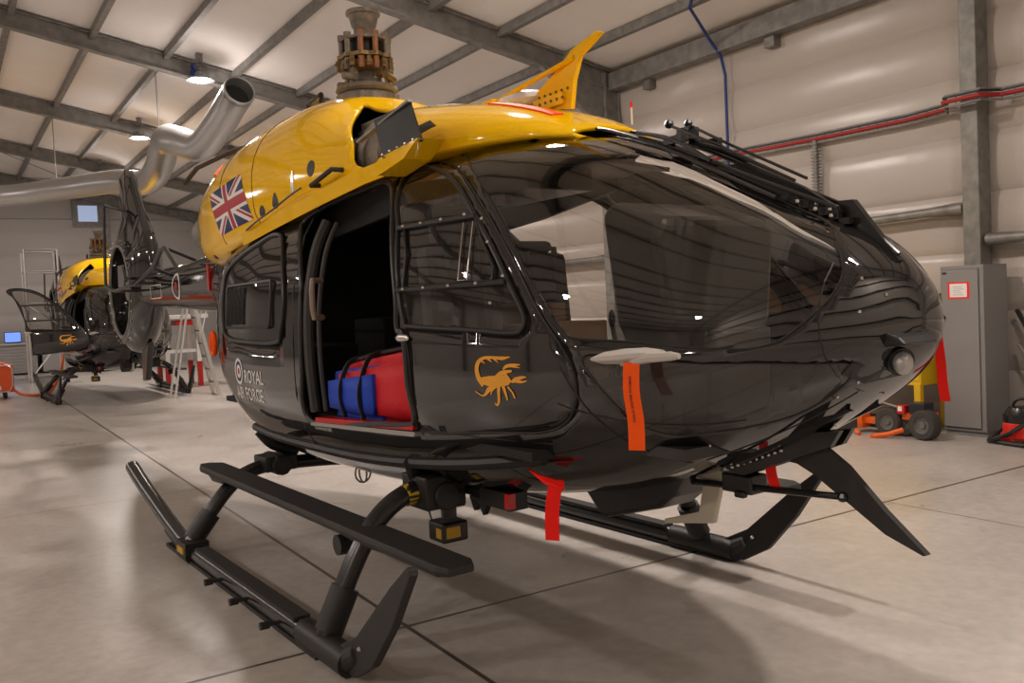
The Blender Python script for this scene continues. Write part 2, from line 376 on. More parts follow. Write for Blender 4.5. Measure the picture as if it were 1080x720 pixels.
MB().tube([(x, y_-.025, z-.01) for x, y_, z in tp], .022, 10).build('cable', mat('cable_red', (.32, .012, .012), .5), t, smooth=True)
MB().tube([(x, y_-.02, z+.035) for x, y_, z in tp], .012, 6).build('cable', RUBBER, t)
t = tag(empty('conduit_drop'), 'vertical grey ridged conduit hanging below the red cable on the right wall', 'conduit')
b = MB(); b.tube([(-7.22, 9.16, 3.37), (-7.22, 9.16, .9)], .035, 8); b.build('pipe', STEELD, t)
b = MB()
for i in range(60): b.box((-7.265, 9.12, .95+i*.04), (-7.175, 9.2, .965+i*.04))
b.build('rib_wrap', STEEL, t)
t = tag(MB().tube([(-5.4, 6.05, zroof(6.05)-.14), (-8.3, 8.2, zroof(8.2)-.16), (-8.68, 8.95, 4.92), (-8.66, 9.1, 4.75), (-8.66, 9.17, 4.5), (-8.66, 9.17, 1.2)], .021, 10).build('blue_conduit', BLUEP, smooth=True), 'blue pipe running down the right wall from the roof beam', 'pipe')

# ceiling lamps
for i, (lx, ly) in enumerate(LAMPS):
    vis = ly > 0 and lx < -15
    lz = zroof(ly)-.42
    t = tag(empty('ceiling_lamp', (lx, ly, lz)), None, 'ceiling lamp', 'round high bay lamps')
    t['label'] = {(-16.0): 'lit round ceiling lamp nearest to the open end of the exhaust duct', (-21.55): 'lit round ceiling lamp, middle one of the visible row of three', (-27.4): 'lit round ceiling lamp farthest back, just above the tail fin tip'}[lx] if vis else 'round ceiling lamp on the hangar roof outside the picture'
    MB().lathe([(.001, .12), (.07, .11), (.09, .07), (.1, .03), (.2, .0), (.25, -.035), (.24, -.045), (.17, -.02), (.001, -.02)], n=24).build('housing', mat('lamp_housing', (.25, .25, .25), .4, .6) if i == 0 else bpy.data.materials['lamp_housing'], t, smooth=True)
    MB().lathe([(.001, -.024), (.175, -.024), (.165, -.045), (.001, -.06)], n=20).build('lens', mat('lamp_glow', (1, 1, 1), .5, emis=((1, .93, .82), 22)) if i == 0 else bpy.data.materials['lamp_glow'], t)
    b = MB(); b.cyl((0, 0, .15), (0, 0, .30), .012, 6); b.box((-.14, -.02, .26), (.14, .02, .30)); b.box((-.05, -.05, .28), (.05, .05, .42)); b.build('hanger', STEELD, t)
    lp = bpy.data.lights.new('lamp_bulb_light', 'POINT'); lp.shadow_soft_size = .10; lp.energy = GLOBE_POWER; lp.color = LAMP_COLOR
    lo = bpy.data.objects.new('lamp_bulb_light', lp); COL.objects.link(lo); lo.parent = t; lo.location = (0, 0, -.24)
    ld = bpy.data.lights.new('lamp_light', 'AREA'); ld.shape = 'DISK'; ld.size = .34; ld.energy = LAMP_POWER; ld.color = LAMP_COLOR
    lo = bpy.data.objects.new('lamp_light', ld); COL.objects.link(lo); lo.parent = t; lo.location = (0, 0, -.075)

# ------------------------------------------------------------------ lofted surfaces of the helicopter
ST = [  # x, z bottom, z centre, z top, half width, exponents
(3.88,1.41,1.44,1.47,.04,2,2),
(3.86,1.33,1.43,1.56,.16,2,2),
(3.79,1.24,1.42,1.66,.29,2,2.0),
(3.66,1.14,1.40,1.765,.42,2,2.0),
(3.43,1.01,1.36,1.87,.57,2,2.1),
(3.13,.885,1.33,2.015,.69,2.1,2.2),
(2.80,.77,1.30,2.17,.775,2.2,2.3),
(2.40,.685,1.27,2.30,.825,2.4,2.4),
(2.00,.63,1.25,2.36,.85,2.6,2.5),
(1.50,.58,1.24,2.36,.86,2.8,2.6),
(0.80,.55,1.24,2.36,.86,2.9,2.7),
(0.0,.55,1.24,2.36,.86,2.9,2.7),
(-.5,.57,1.25,2.34,.845,2.9,2.6),
(-.9,.70,1.30,2.32,.81,2.8,2.4),
(-1.3,1.0,1.40,2.29,.71,2.6,2.3),
(-1.7,1.22,1.55,2.26,.56,2.4,2.2),
(-2.1,1.42,1.70,2.24,.42,2.3,2.1),
(-2.6,1.55,1.80,2.22,.34,2.2,2.1)]
CW = [
(2.45,2.25,2.28,2.33,.25,2,2),
(2.2,2.25,2.30,2.44,.42,2.2,2),
(1.8,2.25,2.3,2.56,.55,2.3,2),
(1.3,2.22,2.3,2.66,.62,2.3,2.5),
(.7,2.15,2.3,2.76,.68,2.3,3),
(0.3,2.08,2.3,2.92,.72,2.3,3.5),
(-.1,2.04,2.3,2.98,.745,2.2,4),
(-.6,1.98,2.3,2.97,.76,2.2,5),
(-1.1,1.93,2.3,2.94,.745,2.2,5),
(-1.5,1.93,2.3,2.89,.70,2.2,5),
(-2.0,1.96,2.3,2.78,.60,2.2,4),
(-2.4,2.0,2.3,2.62,.47,2.2,3),
(-2.6,2.1,2.3,2.5,.38,2.2,2)]

DOORWIN = [(1.8634, 2.8367), (1.77, 2.5914), (1.6485, 2.4122), (1.56, 2.2218), (1.56, 2.1294), (1.7, 2.1304), (1.9219, 2.235), (2.1473, 2.3754), (2.3312, 2.5163), (2.5185, 2.6732), (2.6498, 2.8083), (2.7518, 2.9291), (2.7466, 2.9866), (2.6913, 3.0074), (2.4653, 3.0084), (2.0188, 3.0137), (1.9356, 2.9937)]
WIND = [(1.42, 1.8107), (1.75, 1.9605), (1.97, 2.0785), (2.1787, 2.2656), (2.3833, 2.4181), (2.5473, 2.5561), (2.6939, 2.7127), (2.7887, 2.8162), (2.8681, 2.9129), (2.9274, 2.9834), (2.9911, 3.0191), (3.1592, 3.0332), (3.2989, 3.0564), (3.477, 3.1112), (3.6033, 3.1729), (3.6841, 3.0778), (3.7475, 2.8168), (3.7645, 2.5124), (3.7517, 2.2805), (3.7134, 2.0913), (3.62, 1.7943), (3.4, 1.6648), (3.05, 1.6176), (2.7, 1.606), (2.4, 1.5973), (2.25, 1.6612), (2.0, 1.7238), (1.7, 1.778)]
CHIN = [(3.0334, 3.1061), (3.0713, 3.2246), (3.1186, 3.3879), (3.1607, 3.5584), (3.1954, 3.7102), (3.2632, 3.8559), (3.3569, 3.9318), (3.462, 4.0289), (3.5854, 4.1357), (3.6906, 4.1079), (3.7586, 3.9891), (3.7801, 3.8136), (3.759, 3.628), (3.5968, 3.3497), (3.3632, 3.1768), (3.1983, 3.1235)]
CABIN = [(0.7332, 2.8475), (0.6099, 2.6142), (0.4959, 2.406), (0.7068, 2.2876), (1.0663, 2.2176), (1.3487, 2.1861), (1.624, 2.4293), (1.8434, 2.8644), (1.876, 3.0202), (1.927, 3.0399), (1.954, 3.1464), (1.9543, 3.3959), (1.613, 3.4087), (0.9629, 3.4642), (0.7477, 3.4482), (0.7008, 3.3164), (0.7409, 3.1083)]
REARWIN = [(-0.7218, 3.0404), (-0.7897, 2.8496), (-0.7631, 2.6792), (-0.5002, 2.5739), (-0.1541, 2.5035), (0.1011, 2.461), (0.2972, 2.5551), (0.4817, 2.8869), (0.4455, 3.0513), (0.3304, 3.0869), (-0.1916, 3.0867), (-0.5927, 3.0798)]
DOOR = [(1.8607, 2.8642), (1.6444, 2.4319), (1.47, 2.2186), (1.47, 2.0871), (1.62, 2.0487), (1.87, 2.1298), (2.21, 2.3562), (2.4734, 2.5576), (2.6749, 2.7375), (2.8444, 2.9389), (2.9297, 3.0434), (2.9857, 3.1515), (2.992, 3.283), (2.9597, 3.4133), (2.889, 3.5121), (2.7656, 3.5411), (2.5057, 3.4959), (2.0035, 3.4607), (1.9742, 3.4098), (1.9792, 3.1463), (1.9355, 3.0397), (1.8846, 3.023)]
COWLHOLE = [(0.6, 2.06), (0.53, 1.9), (0.95, 1.95), (1.32, 2.3), (1.5, 2.8), (1.37, 3.14), (1.09, 3.08), (1.0, 2.757), (0.8, 2.4)]
FLAG = [(-1.2154, 2.9196), (-0.4693, 2.859), (-0.2299, 3.3073), (-0.9088, 3.2956)]

def pchip(xs, ys, x):
    n = len(xs); h = [xs[i+1]-xs[i] for i in range(n-1)]; d = [(ys[i+1]-ys[i])/h[i] for i in range(n-1)]; m = [0]*n
    for i in range(1, n-1):
        if d[i-1]*d[i] > 0:
            w1 = 2*h[i]+h[i-1]; w2 = h[i]+2*h[i-1]; m[i] = (w1+w2)/(w1/d[i-1]+w2/d[i])
    m[0] = d[0]; m[-1] = d[-1]; i = 0
    while i < n-2 and x > xs[i+1]: i += 1
    t = (x-xs[i])/h[i]
    return (2*t**3-3*t*t+1)*ys[i]+(t**3-2*t*t+t)*h[i]*m[i]+(-2*t**3+3*t*t)*ys[i+1]+(t**3-t*t)*h[i]*m[i+1]
_ic = {}
def interp(T, x):
    k = (id(T), round(x, 5))
    if k not in _ic:
        A = T[::-1]; xs = [a[0] for a in A]; _ic[k] = [pchip(xs, [a[j] for a in A], x) for j in range(1, 7)]
    return _ic[k]
def S(T, x, th, off=0.0):
    def P(x, th):
        x = min(max(x, T[-1][0]), T[0][0]); zb, zc, zt, w_, nt, nb = interp(T, x); c, s = math.cos(th), math.sin(th); n = nt if s >= 0 else nb
        return Vector((x, w_*math.copysign(abs(c)**(2/n), c), zc+((zt-zc) if s >= 0 else (zc-zb))*math.copysign(abs(s)**(2/n), s)))
    p = P(x, th)
    if off:
        e = 2e-3; a = P(x+e, th)-P(x-e, th); b = P(x, th+e)-P(x, th-e); n = b.cross(a)
        if n.length > 1e-9:
            n.normalize()
            if n.dot(p-Vector((x, 0, interp(T, x)[1]))) < 0: n = -n
            p = p+n*off
    return p
def th_z(T, x, z, side=-1):
    zb, zc, zt, w_, nt, nb = interp(T, x)
    if z >= zc: s = min(1, ((z-zc)/(zt-zc)))**(nt/2)
    else: s = -min(1, ((zc-z)/(zc-zb)))**(nb/2)
    t = math.asin(s); return PI-t if side < 0 else t
def SZ(T, x, z, off=0, side=-1): return S(T, x, th_z(T, x, z, side), off)
def mirror_poly(P): return [(x, PI-t) for x, t in P]
def smooth_poly(P, k=5):
    return [(v.x, v.y) for v in spline([(x, t, 0) for x, t in P], k, closed=True)]
def inside(P, x, y):
    c = False; n = len(P); j = n-1
    for i in range(n):
        xi, yi = P[i]; xj, yj = P[j]
        if (yi > y) != (yj > y) and x < (xj-xi)*(y-yi)/(yj-yi)+xi: c = not c
        j = i
    return c
def loft(T, regions, xs, nth, default):
    """Constrained triangulation of the loft's (x, angle) sheet, cut along every region's outline. Returns {class: MB}."""
    vs, es = [], []
    for name, P in regions:
        o = len(vs); n = len(P); vs += [Vector(p) for p in P]; es += [(o+i, o+(i+1) % n) for i in range(n)]
    pts = [p for _, P in regions for p in P]
    cell = {}
    for p in pts: cell.setdefault((int(p[0]//.03), int(p[1]//.03)), []).append(p)
    lo, hi = -PI/2, 1.5*PI
    for x in xs:
        for j in range(nth+1):
            th = lo+(hi-lo)*j/nth; cx, cy = int(x//.03), int(th//.03); ok = True
            if 0 < j < nth and xs[0] < x < xs[-1]:
                for a in (-1, 0, 1):
                    for b in (-1, 0, 1):
                        for q in cell.get((cx+a, cy+b), ()):
                            if (q[0]-x)**2+(q[1]-th)**2 < .00022: ok = False
            if ok: vs.append(Vector((x, th)))
    r = delaunay_2d_cdt(vs, es, [], 0, 1e-5)
    V, Fc = r[0], r[2]
    out = {}
    for f in Fc:
        cx = sum(V[i].x for i in f)/len(f); cy = sum(V[i].y for i in f)/len(f); c = default
        for name, P in regions:
            if inside(P, cx, cy): c = name; break
        out.setdefault(c, []).append(f)
    res = {}
    for c, fs in out.items():
        mp = {}; b = MB(); pv = []
        for f in fs:
            for i in f:
                if i not in mp: mp[i] = len(pv); pv.append(S(T, V[i].x, V[i].y))
        b.add(pv, [tuple(mp[i] for i in f) for f in fs]); res[c] = b
    return res
def finish(o, thick=0, dist=2e-4):
    me = o.data; bm = bmesh.new(); bm.from_mesh(me); bmesh.ops.remove_doubles(bm, verts=bm.verts, dist=dist)
    bmesh.ops.dissolve_degenerate(bm, dist=1e-5, edges=bm.edges)
    bmesh.ops.recalc_face_normals(bm, faces=bm.faces)
    # outward check
    s = sum((f.normal.y*f.calc_center_median().y)*f.calc_area() for f in bm.faces)
    if s < 0: bmesh.ops.reverse_faces(bm, faces=bm.faces)
    bm.to_mesh(me); bm.free(); me.polygons.foreach_set('use_smooth', [True]*len(me.polygons))
    if thick:
        m = o.modifiers.new('thickness', 'SOLIDIFY'); m.thickness = thick; m.offset = -1; m.use_rim = True
        if len(me.materials) > 1: m.material_offset = 1; m.material_offset_rim = 0
def outline_tube(T, P, r, off=0, n=8): return MB().tube([S(T, x, t, off) for x, t in P], r, n, closed=True)

YAW = math.radians(2.3)
H = tag(empty('helicopter', (-3.87-1.73*math.cos(YAW), 2.59-1.73*math.sin(YAW), 0), YAW), 'large black helicopter with yellow engine cowling filling the foreground, cabin door open', 'helicopter')

def sided(P): return smooth_poly(P), smooth_poly(mirror_poly(P))
def ph(P): return [(x, t if t < 1.5*PI else t-2*PI) for x, t in P]
WIN_S, WIN_P = sided(WIND); DW_S, DW_P = sided(DOORWIN); DR_S, DR_P = sided(DOOR); CB_S, CB_P = sided(CABIN)
RW_S, RW_P = sided(REARWIN); CH_S, CH_P = sided(CHIN)
regs = [('windscreen_s', WIN_S), ('windscreen_p', WIN_P), ('doorwin_s', DW_S), ('doorwin_p', DW_P), ('door_s', DR_S), ('door_p', DR_P),
        ('cabin_s', CB_S), ('cabin_p', CB_P), ('rearwin_s', RW_S), ('rearwin_p', RW_P), ('chin_s', CH_S), ('chin_p', CH_P)]
xs = []
x = ST[-1][0]
while x < 2.4: xs.append(x); x += .06
n = 34
for i in range(n+1):
    u = i/n; xs.append(2.4+(ST[0][0]-2.4)*(1-(1-u)**2.0))
R = loft(ST, regs, xs, 96, 'fuselage')
for fc_ in (ST[0][0],): R['fuselage'].add([S(ST, fc_, -PI/2+2*PI*j/96) for j in range(96)]+[(fc_+.004, 0, 1.44)], [(j, (j+1) % 96, 96) for j in range(96)])
fus = R['fuselage'].build('fuselage', [BLACK, DARKIN], H); finish(fus, .022)
for sd in 'sp':
    o = R['windscreen_'+sd].build('windscreen', GLASS, H); finish(o)
    o = R['chin_'+sd].build('chin_window', SMOKE, H); finish(o)
    o = R['rearwin_'+sd].build('rear_window', WGLASS, H); finish(o)
    RWp = RW_S if sd == 's' else RW_P
    outline_tube(ST, RWp, .014, .004).build('window_seal', RUBBER, o, smooth=True)
    sg = -1 if sd == 's' else 1
    b = MB(); P = [(x, z) for x, z in rrect(-.62, 1.48, .28, 1.76, .03)]
    b.tube([SZ(ST, x, z, .012, sg) for x, z in P], .009, 6, closed=True)
    for i in range(13): b.tube([SZ(ST, -.6+.03*i, 1.5, .008, sg), SZ(ST, -.6+.03*i, 1.62, .008, sg), SZ(ST, -.6+.03*i, 1.74, .008, sg)], .004, 4)
    b.build('sliding_vent_frame', RUBBER, o)
    b = MB(); L = WIN_S if sd == 's' else WIN_P
    b.tube([S(ST, x, t, -.001) for x, t in L], .003, 6, closed=True); b.build('windscreen_seal', RUBBER, H, smooth=True)
    outline_tube(ST, CH_S if sd == 's' else CH_P, .003, .001, 5).build('chin_window_seal', MATTE, H)
# cockpit doors
DOORS = {}
for sd in 'sp':
    d = R['door_'+sd].build('cockpit_door', [BLACK, DARKIN], H); finish(d, .03); DOORS[sd] = d
    o = R['doorwin_'+sd].build('window_pane', WGLASS, d); finish(o)
    DWp = DW_S if sd == 's' else DW_P; DRp = DR_S if sd == 's' else DR_P; sg = -1 if sd == 's' else 1
    outline_tube(ST, DWp, .011, .003).build('window_seal', RUBBER, d, smooth=True)
    outline_tube(ST, DRp, .0045, .0, 6).build('door_seal', MATTE, d)
    # inner sliding window panel: frame bars across the pane
    b = MB(); b.tube([SZ(ST, x, 1.925, .01, sg) for x in (1.79, 1.95, 2.1, 2.25, 2.36)], .013, 6)
    b.tube([SZ(ST, x, 1.64, .01, sg) for x in (1.88, 2.1, 2.3, 2.5, 2.64)], .013, 6)
    b.tube([SZ(ST, x, z, .01, sg) for x, z in ((2.36, 1.92), (2.44, 1.83), (2.56, 1.70), (2.56, 1.64))], .007, 6)
    b.tube([SZ(ST, x, z, .01, sg) for x, z in ((1.85, 1.92), (1.92, 1.8), (1.93, 1.64))], .008, 6)
    b.build('sliding_window_frame', RUBBER, d, smooth=True)
    b = MB(); b.tube([SZ(ST, x, z, .012, sg) for x, z in ((2.30, 1.90), (2.34, 1.74), (2.35, 1.66), (2.41, 1.66), (2.40, 1.74), (2.36, 1.90))], .004, 5); b.build('window_grip', SILV, d)
    rivets([SZ(ST, x, z, .022, sg) for x, z in ((1.85, 1.925), (2.0, 1.925), (2.15, 1.925), (2.3, 1.93), (2.42, 1.90), (2.5, 1.80), (1.95, 1.64), (2.12, 1.64), (2.3, 1.64), (2.48, 1.64), (2.63, 1.66), (2.58, 1.56))], .009, SILV, d)
    b = MB(); b.ball(SZ(ST, 1.93, 1.425, .008, sg), (.065, .012, .02), 12); b.build('door_handle', SILV, d, smooth=True)
# engine cowling
CHo = smooth_poly([(x, t) for x, t in COWLHOLE], 3)
xs = [CW[-1][0]+(CW[0][0]-CW[-1][0])*i/84 for i in range(85)]
UND = [('hole', [(-3, -PI/2-.1), (3, -PI/2-.1), (3, -.5), (-3, -.5)]), ('hole', [(-.45, PI+.32), (2.3, PI+.32), (2.3, 1.5*PI+.05), (-.45, 1.5*PI+.05)])]
UND[0] = ('hole', [(-.45, -PI/2-.05), (2.3, -PI/2-.05), (2.3, -.32), (-.45, -.32)])
UND += [('hole', [(-.9, -PI/2-.05), (-.45, -PI/2-.05), (-.45, -.6), (-.9, -.6)]), ('hole', [(-.9, PI+.6), (-.45, PI+.6), (-.45, 1.5*PI+.05), (-.9, 1.5*PI+.05)])]
UND += [('hole', [(.4, -.32), (2.3, -.32), (2.3, -.16), (.4, -.16)])]
R2 = loft(CW, [('hole', CHo)]+UND, xs, 80, 'engine_cowling')
cow = R2['engine_cowling'].build('engine_cowling', [YEL, DARKIN], H); finish(cow, .02)
b = MB(); b.add([S(CW, CW[-1][0], -PI/2+2*PI*j/30, 0) for j in range(30)], [tuple(range(30))]); b.build('exhaust_end_plate', MATTE, cow)
b = MB()
for dy in (-.22, .22): b.tube([(-2.5, dy, 2.28), (-2.75, dy, 2.30), (-2.9, dy*1.2, 2.33)], [.15, .15, .16], 18, cap=False)
b.build('exhaust_pipe', STEELD, cow, smooth=True)
def strip(T, pts, r=.004, off=.001, k=6): return MB().tube([S(T, p.x, p.y, off) for p in spline([(a, c, 0) for a, c in pts], k)], r, 5)
for name, pts in (('seam', [(-.3, 1.0), (-.33, 1.8), (-.34, 2.4), (-.26, 2.9), (-.18, 3.3), (-.1, 3.7)]), ('seam', [(-.95, 1.8), (-1.0, 2.5), (-.93, 3.0), (-.85, 3.5)]), ('seam', [(1.30, 2.05), (1.33, 1.7), (1.33, 1.3), (1.3, .8)]),
                  ('seam', [(-1.95, 1.6), (-2.0, 2.4), (-1.95, 3.0), (-1.85, 3.6)])):
    strip(CW, pts, .0035, .0).build(name, MATTE, cow)
def pad(T, cx, ct, rx, rt, thick, name, m, parent, n=14, k=None):
    pts = [(cx+rx*math.cos(2*PI*i/n), ct+rt*math.sin(2*PI*i/n)) for i in range(n)]
    b = MB(); vs = [S(T, a, c, thick) for a, c in pts]+[S(T, a, c, -.004) for a, c in pts]+[S(T, cx, ct, thick*1.05)]
    b.add(vs, [(i, (i+1) % n, 2*n) for i in range(n)]+[(i, i+n, (i+1) % n+n, (i+1) % n) for i in range(n)])
    return b.build(name, m, parent, smooth=False)
for cx, ct in ((-.08, 3.26), (.13, 3.22), (-1.05, 2.33), (.60, 3.0), (-1.32, 3.72)): pad(CW, cx, ct, .042, .085, .003, 'air_vent', MATTE, cow)
pad(CW, .38, 3.1, .018, .10, .004, 'latch', SILV, cow)
b = MB()
for cx, ct in ((.83, 3.2),):
    p = [S(CW, cx-.13, ct, 0), S(CW, cx-.12, ct, .06), S(CW, cx+.12, ct-.1, .06), S(CW, cx+.14, ct-.1, 0)]; b.tube(p, .014, 8)
b.build('grab_handle', MATTE, cow, smooth=True)
b = MB(); b.tube(spline([(-.35, -.76, 2.12), (-.1, -.78, 2.15), (.2, -.77, 2.20), (.45, -.76, 2.25), (.62, -.76, 2.27)], 4), .006, 6); b.build('drain_hose', RUBBER, cow)
# lower yellow shelf below the intake
b = MB()
SH = [(-.5, -.735, 2.08), (.2, -.745, 2.14), (.75, -.72, 2.20), (1.25, -.67, 2.26), (1.62, -.60, 2.30), (1.86, -.50, 2.36)]
vs = []
for x, y, z in SH: vs += [(x, y, z-.05), (x, y-.012, z+.03), (x, y+.05, z+.05), (x, y+.012, z-.04)]
b.add(vs, [(4*i+j, 4*i+(j+1) % 4, 4*(i+1)+(j+1) % 4, 4*(i+1)+j) for i in range(len(SH)-1) for j in range(4)]+[(3, 2, 1, 0), (4*len(SH)-4, 4*len(SH)-3, 4*len(SH)-2, 4*len(SH)-1)])
b.build('cowling_shelf', YEL, H, smooth=True)
# open intake cover propped over the hole
cv = MB(); q = [Vector(v) for v in ((1.57, -.75, 2.47), (1.87, -.72, 2.50), (2.0, -.74, 2.30), (1.66, -.76, 2.27))]
nn = (q[1]-q[0]).cross(q[3]-q[0]).normalized()*.007
cv.add([v+nn for v in q]+[v-nn for v in q], [(0,1,2,3), (7,6,5,4)]+[(i, i+4, (i+1) % 4+4, (i+1) % 4) for i in range(4)])
c0 = cv.build('intake_cover', MATTE, H)
b = MB(); e0, e1 = Vector((1.38, -.75, 2.40)), Vector((1.89, -.73, 2.50)); b.bar(e0, e1, .03, .012, (0, 0, 1)); b.build('cover_edge', STEEL, c0)
b = MB(); b.prism([(1.62, 2.28), (2.0, 2.31), (1.86, 2.24), (1.6, 2.20), (1.50, 2.22)], -.765, -.62); b.build('cover_hinge', YEL, c0)
rivets([q[3]+(q[2]-q[3])*(i+.5)/5+Vector((0, -.025, .012)) for i in range(5)], .008, SILV, c0)
# engine behind the hole
e = tag(empty('engine', parent=H)); b = MB()
b.lathe([(.10, -.45), (.20, -.44), (.21, -.2), (.17, -.18), (.23, -.1), (.235, .18), (.16, .22), (.15, .42), (.08, .5)], (1.05, -.34, 2.38), 'x', 28); b.build('casing', HUBM, e, smooth=True)
b = MB(); b.lathe([(.24, -.03), (.25, -.03), (.25, .03), (.24, .03)], (1.05, -.34, 2.38), 'x', 28); b.box((.75, -.45, 2.54), (1.1, -.2, 2.58)); b.box((.7, -.40, 2.60), (1.2, -.15, 2.64)); b.build('fitting', STEEL, e, smooth=True)
pad(CW, 1.66, 2.70, .085, .13, .004, 'intake_grille', MATTE, cow, 4)
b = MB(); b.tube([(-2.3, -.6, 2.70), (-2.1, -.55, 2.80), (-1.7, -.42, 2.86), (-1.3, -.2, 2.93)], .02, 6); b.build('lanyard', mat('cord_dark', (.05, .04, .03), .8), cow)
# union flag on the cowling: one sheet of coloured cells lying on the surface
A, B2, C2, D2 = [(x, S(CW, x, t).z) for x, t in FLAG]
def flagcol(u, v):
    X_, Y_ = u*60, v*30; cx, cy = X_-30, Y_-15
    if abs(cx) < 3 or abs(cy) < 3: return 1
    if abs(cx) < 5 or abs(cy) < 5: return 2
    n = math.hypot(30, 15)
    d1 = (cx*15-cy*30)/n; d2 = (cx*15+cy*30)/n   # distance from the two diagonals
    for d, sg in ((d1, 1 if cx > 0 else -1), (d2, -1 if cx > 0 else 1)):
        if abs(d) < 3:
            return 1 if 0 < d*sg < 2 else 2
    return 0
b = MB(); nu, nv = 120, 60; vs = []
for j in range(nv+1):
    for i in range(nu+1):
        u, v = i/nu, j/nv
        px = (A[0]*(1-u)+B2[0]*u)*(1-v)+(D2[0]*(1-u)+C2[0]*u)*v; pt = (A[1]*(1-u)+B2[1]*u)*(1-v)+(D2[1]*(1-u)+C2[1]*u)*v
        vs.append(SZ(CW, px, pt, .003))
b.v = vs
for j in range(nv):
    for i in range(nu):
        a = j*(nu+1)+i; b.f.append((a, a+1, a+nu+2, a+nu+1)); b.m.append(flagcol((i+.5)/nu, (j+.5)/nv))
fl = b.build('union_flag', [NAVY, FRED, FWHITE], cow, smooth=False); fl['label'] = 'red white and blue union flag'
fl.data.polygons.foreach_set('use_smooth', [True]*len(fl.data.polygons))
# roof-mounted bits on the forward cowling
b = MB(); b.ball((1.72, 0.02, 2.585), (.20, .12, .06), 16); b.build('antenna_dome', WHITE, H, smooth=True)
wc = tag(empty('upper_wire_cutter', parent=H))
b = MB(); b.prism([(1.86, 2.52), (2.16, 2.47), (2.19, 2.60), (2.24, 2.70), (2.395, 2.765), (2.37, 2.78), (2.30, 2.765), (2.18, 2.74), (2.05, 2.665), (1.90, 2.60)], -.012, .012)
b.build('blade', YEL, wc)
b = MB(); b.cyl((1.60, -.08, 2.60), (2.20, -.012, 2.70), .013, 8); b.build('strut', YEL, wc); b = MB(); b.box((1.55, -.11, 2.56), (1.64, -.05, 2.62)); b.build('bracket', YEL, wc, bevel=.006); MB().box((1.88, -.03, 2.50), (2.12, .03, 2.56)).build('bracket', YEL, wc, bevel=.006)
rivets([(1.92+.045*i, -.014, 2.57) for i in range(6)]+[(1.9+.045*i, -.032, 2.53) for i in range(6)], .008, BRONZE, wc)
b = MB(); b.cyl((2.33, .22, 2.38), (2.33, .22, 2.46), .005, 6); b.cyl((2.33, .22, 2.46), (2.33, .22, 2.485), .006, 6, 1); b.build('whip_antenna', [WHITE, RED], H)
b = MB(); b.tube([(-.62, -.16, 2.96), (-.62, -.16, 3.05), (-.30, -.20, 3.05), (-.30, -.20, 2.96)], .018, 6); b.build('lifting_handle', MATTE, H)
# rotor mast and hub
rm = tag(empty('rotor_mast', parent=H)); cx, cy = 0.0, 0.0
b = MB(); b.lathe([(.085, 2.9), (.085, 3.03), (.06, 3.1), (.05, 3.18), (.055, 3.24), (.05, 3.34), (.068, 3.36), (.068, 3.43), (.082, 3.45), (.10, 3.52)], n=28)
b.lathe([(.10, 3.52), (.115, 3.525), (.118, 3.55), (.09, 3.555), (.075, 3.54), (.001, 3.50)], n=12); b.build('mast', HUBM, rm, smooth=True)
b = MB(); 
def lobed(r, amp, n, z0, z1, k=96): 
    P = [((r+amp*math.cos(n*2*PI*i/k))*math.cos(2*PI*i/k), (r+amp*math.cos(n*2*PI*i/k))*math.sin(2*PI*i/k)) for i in range(k)]
    return P, z0, z1
P, z0, z1 = lobed(.168, .010, 10, 3.345, 3.362); b.prism(P, z0, z1, 'xy'); b.build('upper_hub_plate', HUBM, rm)
b = MB(); P, z0, z1 = lobed(.178, .010, 10, 3.225, 3.25); b.prism(P, z0, z1, 'xy'); b.build('lower_hub_plate', BRONZE, rm)
for i in range(10):
    a = 2*PI*i/10; c, s = math.cos(a), math.sin(a)
    b = MB(); b.cyl((.155*c, .155*s, 3.24), (.155*c, .155*s, 3.35), .02, 10); b.cyl((.155*c, .155*s, 3.36), (.155*c, .155*s, 3.385), .026, 8); b.cyl((.155*c, .155*s, 3.15), (.155*c, .155*s, 3.22), .022, 8)
    b.build('blade_bolt', HUBM if i % 3 else mat('bolt_worn', (.30, .13, .06), .5, .2) if i == 0 else bpy.data.materials['bolt_worn'], rm, smooth=True)
b = MB()
b.lathe([(.06, 3.20), (.13, 3.215), (.155, 3.20), (.15, 3.165), (.11, 3.15), (.06, 3.15)], n=28); b.build('damper_ring', BRONZE, rm, smooth=True)
for i in range(20):
    a = 2*PI*i/20; r = .155+.014*(i % 3); c, s = math.cos(a), math.sin(a)
    b = MB(); b.cyl((r*c, r*s, 3.145+.012*(i % 2)), (r*c, r*s, 3.215), .017, 8); b.bar((r*c*.8, r*s*.8, 3.18), (r*c*1.1, r*s*1.1, 3.18+.01*(i % 3)), .024, .03); b.build('damper_fitting', BRONZE if i % 4 else HUBM, rm, smooth=True)
b = MB(); b.lathe([(.05, 3.25), (.115, 3.25), (.12, 3.29), (.115, 3.345), (.05, 3.345)], n=24); b.build('hub_core', MATTE, rm, smooth=True)
b = MB(); b.lathe([(.10, 3.0), (.19, 3.0), (.21, 3.02), (.20, 3.045), (.12, 3.06), (.09, 3.10)], n=28); b.build('swashplate', HUBM, rm, smooth=True)
for i in range(4):
    a = 2*PI*i/4+.5; c, s = math.cos(a), math.sin(a); b = MB()
    b.bar((.17*c, .17*s, 3.05), (.15*c, .15*s, 3.15), .03, .02, (c, s, 0)); b.cyl((.185*c-.05*s, .185*s+.05*c, 3.08), (.185*c+.05*s, .185*s-.05*c, 3.10), .024, 10); b.build('pitch_link', HUBM if i % 2 else BRONZE, rm, smooth=True)
b = MB(); b.box((-.16, -.15, 2.93), (.18, .15, 2.985)); b.lathe([(.21, 2.93), (.21, 2.985), (.18, 3.0), (.1, 3.0)], n=24); b.build('mast_base', HUBM, rm, bevel=.01)

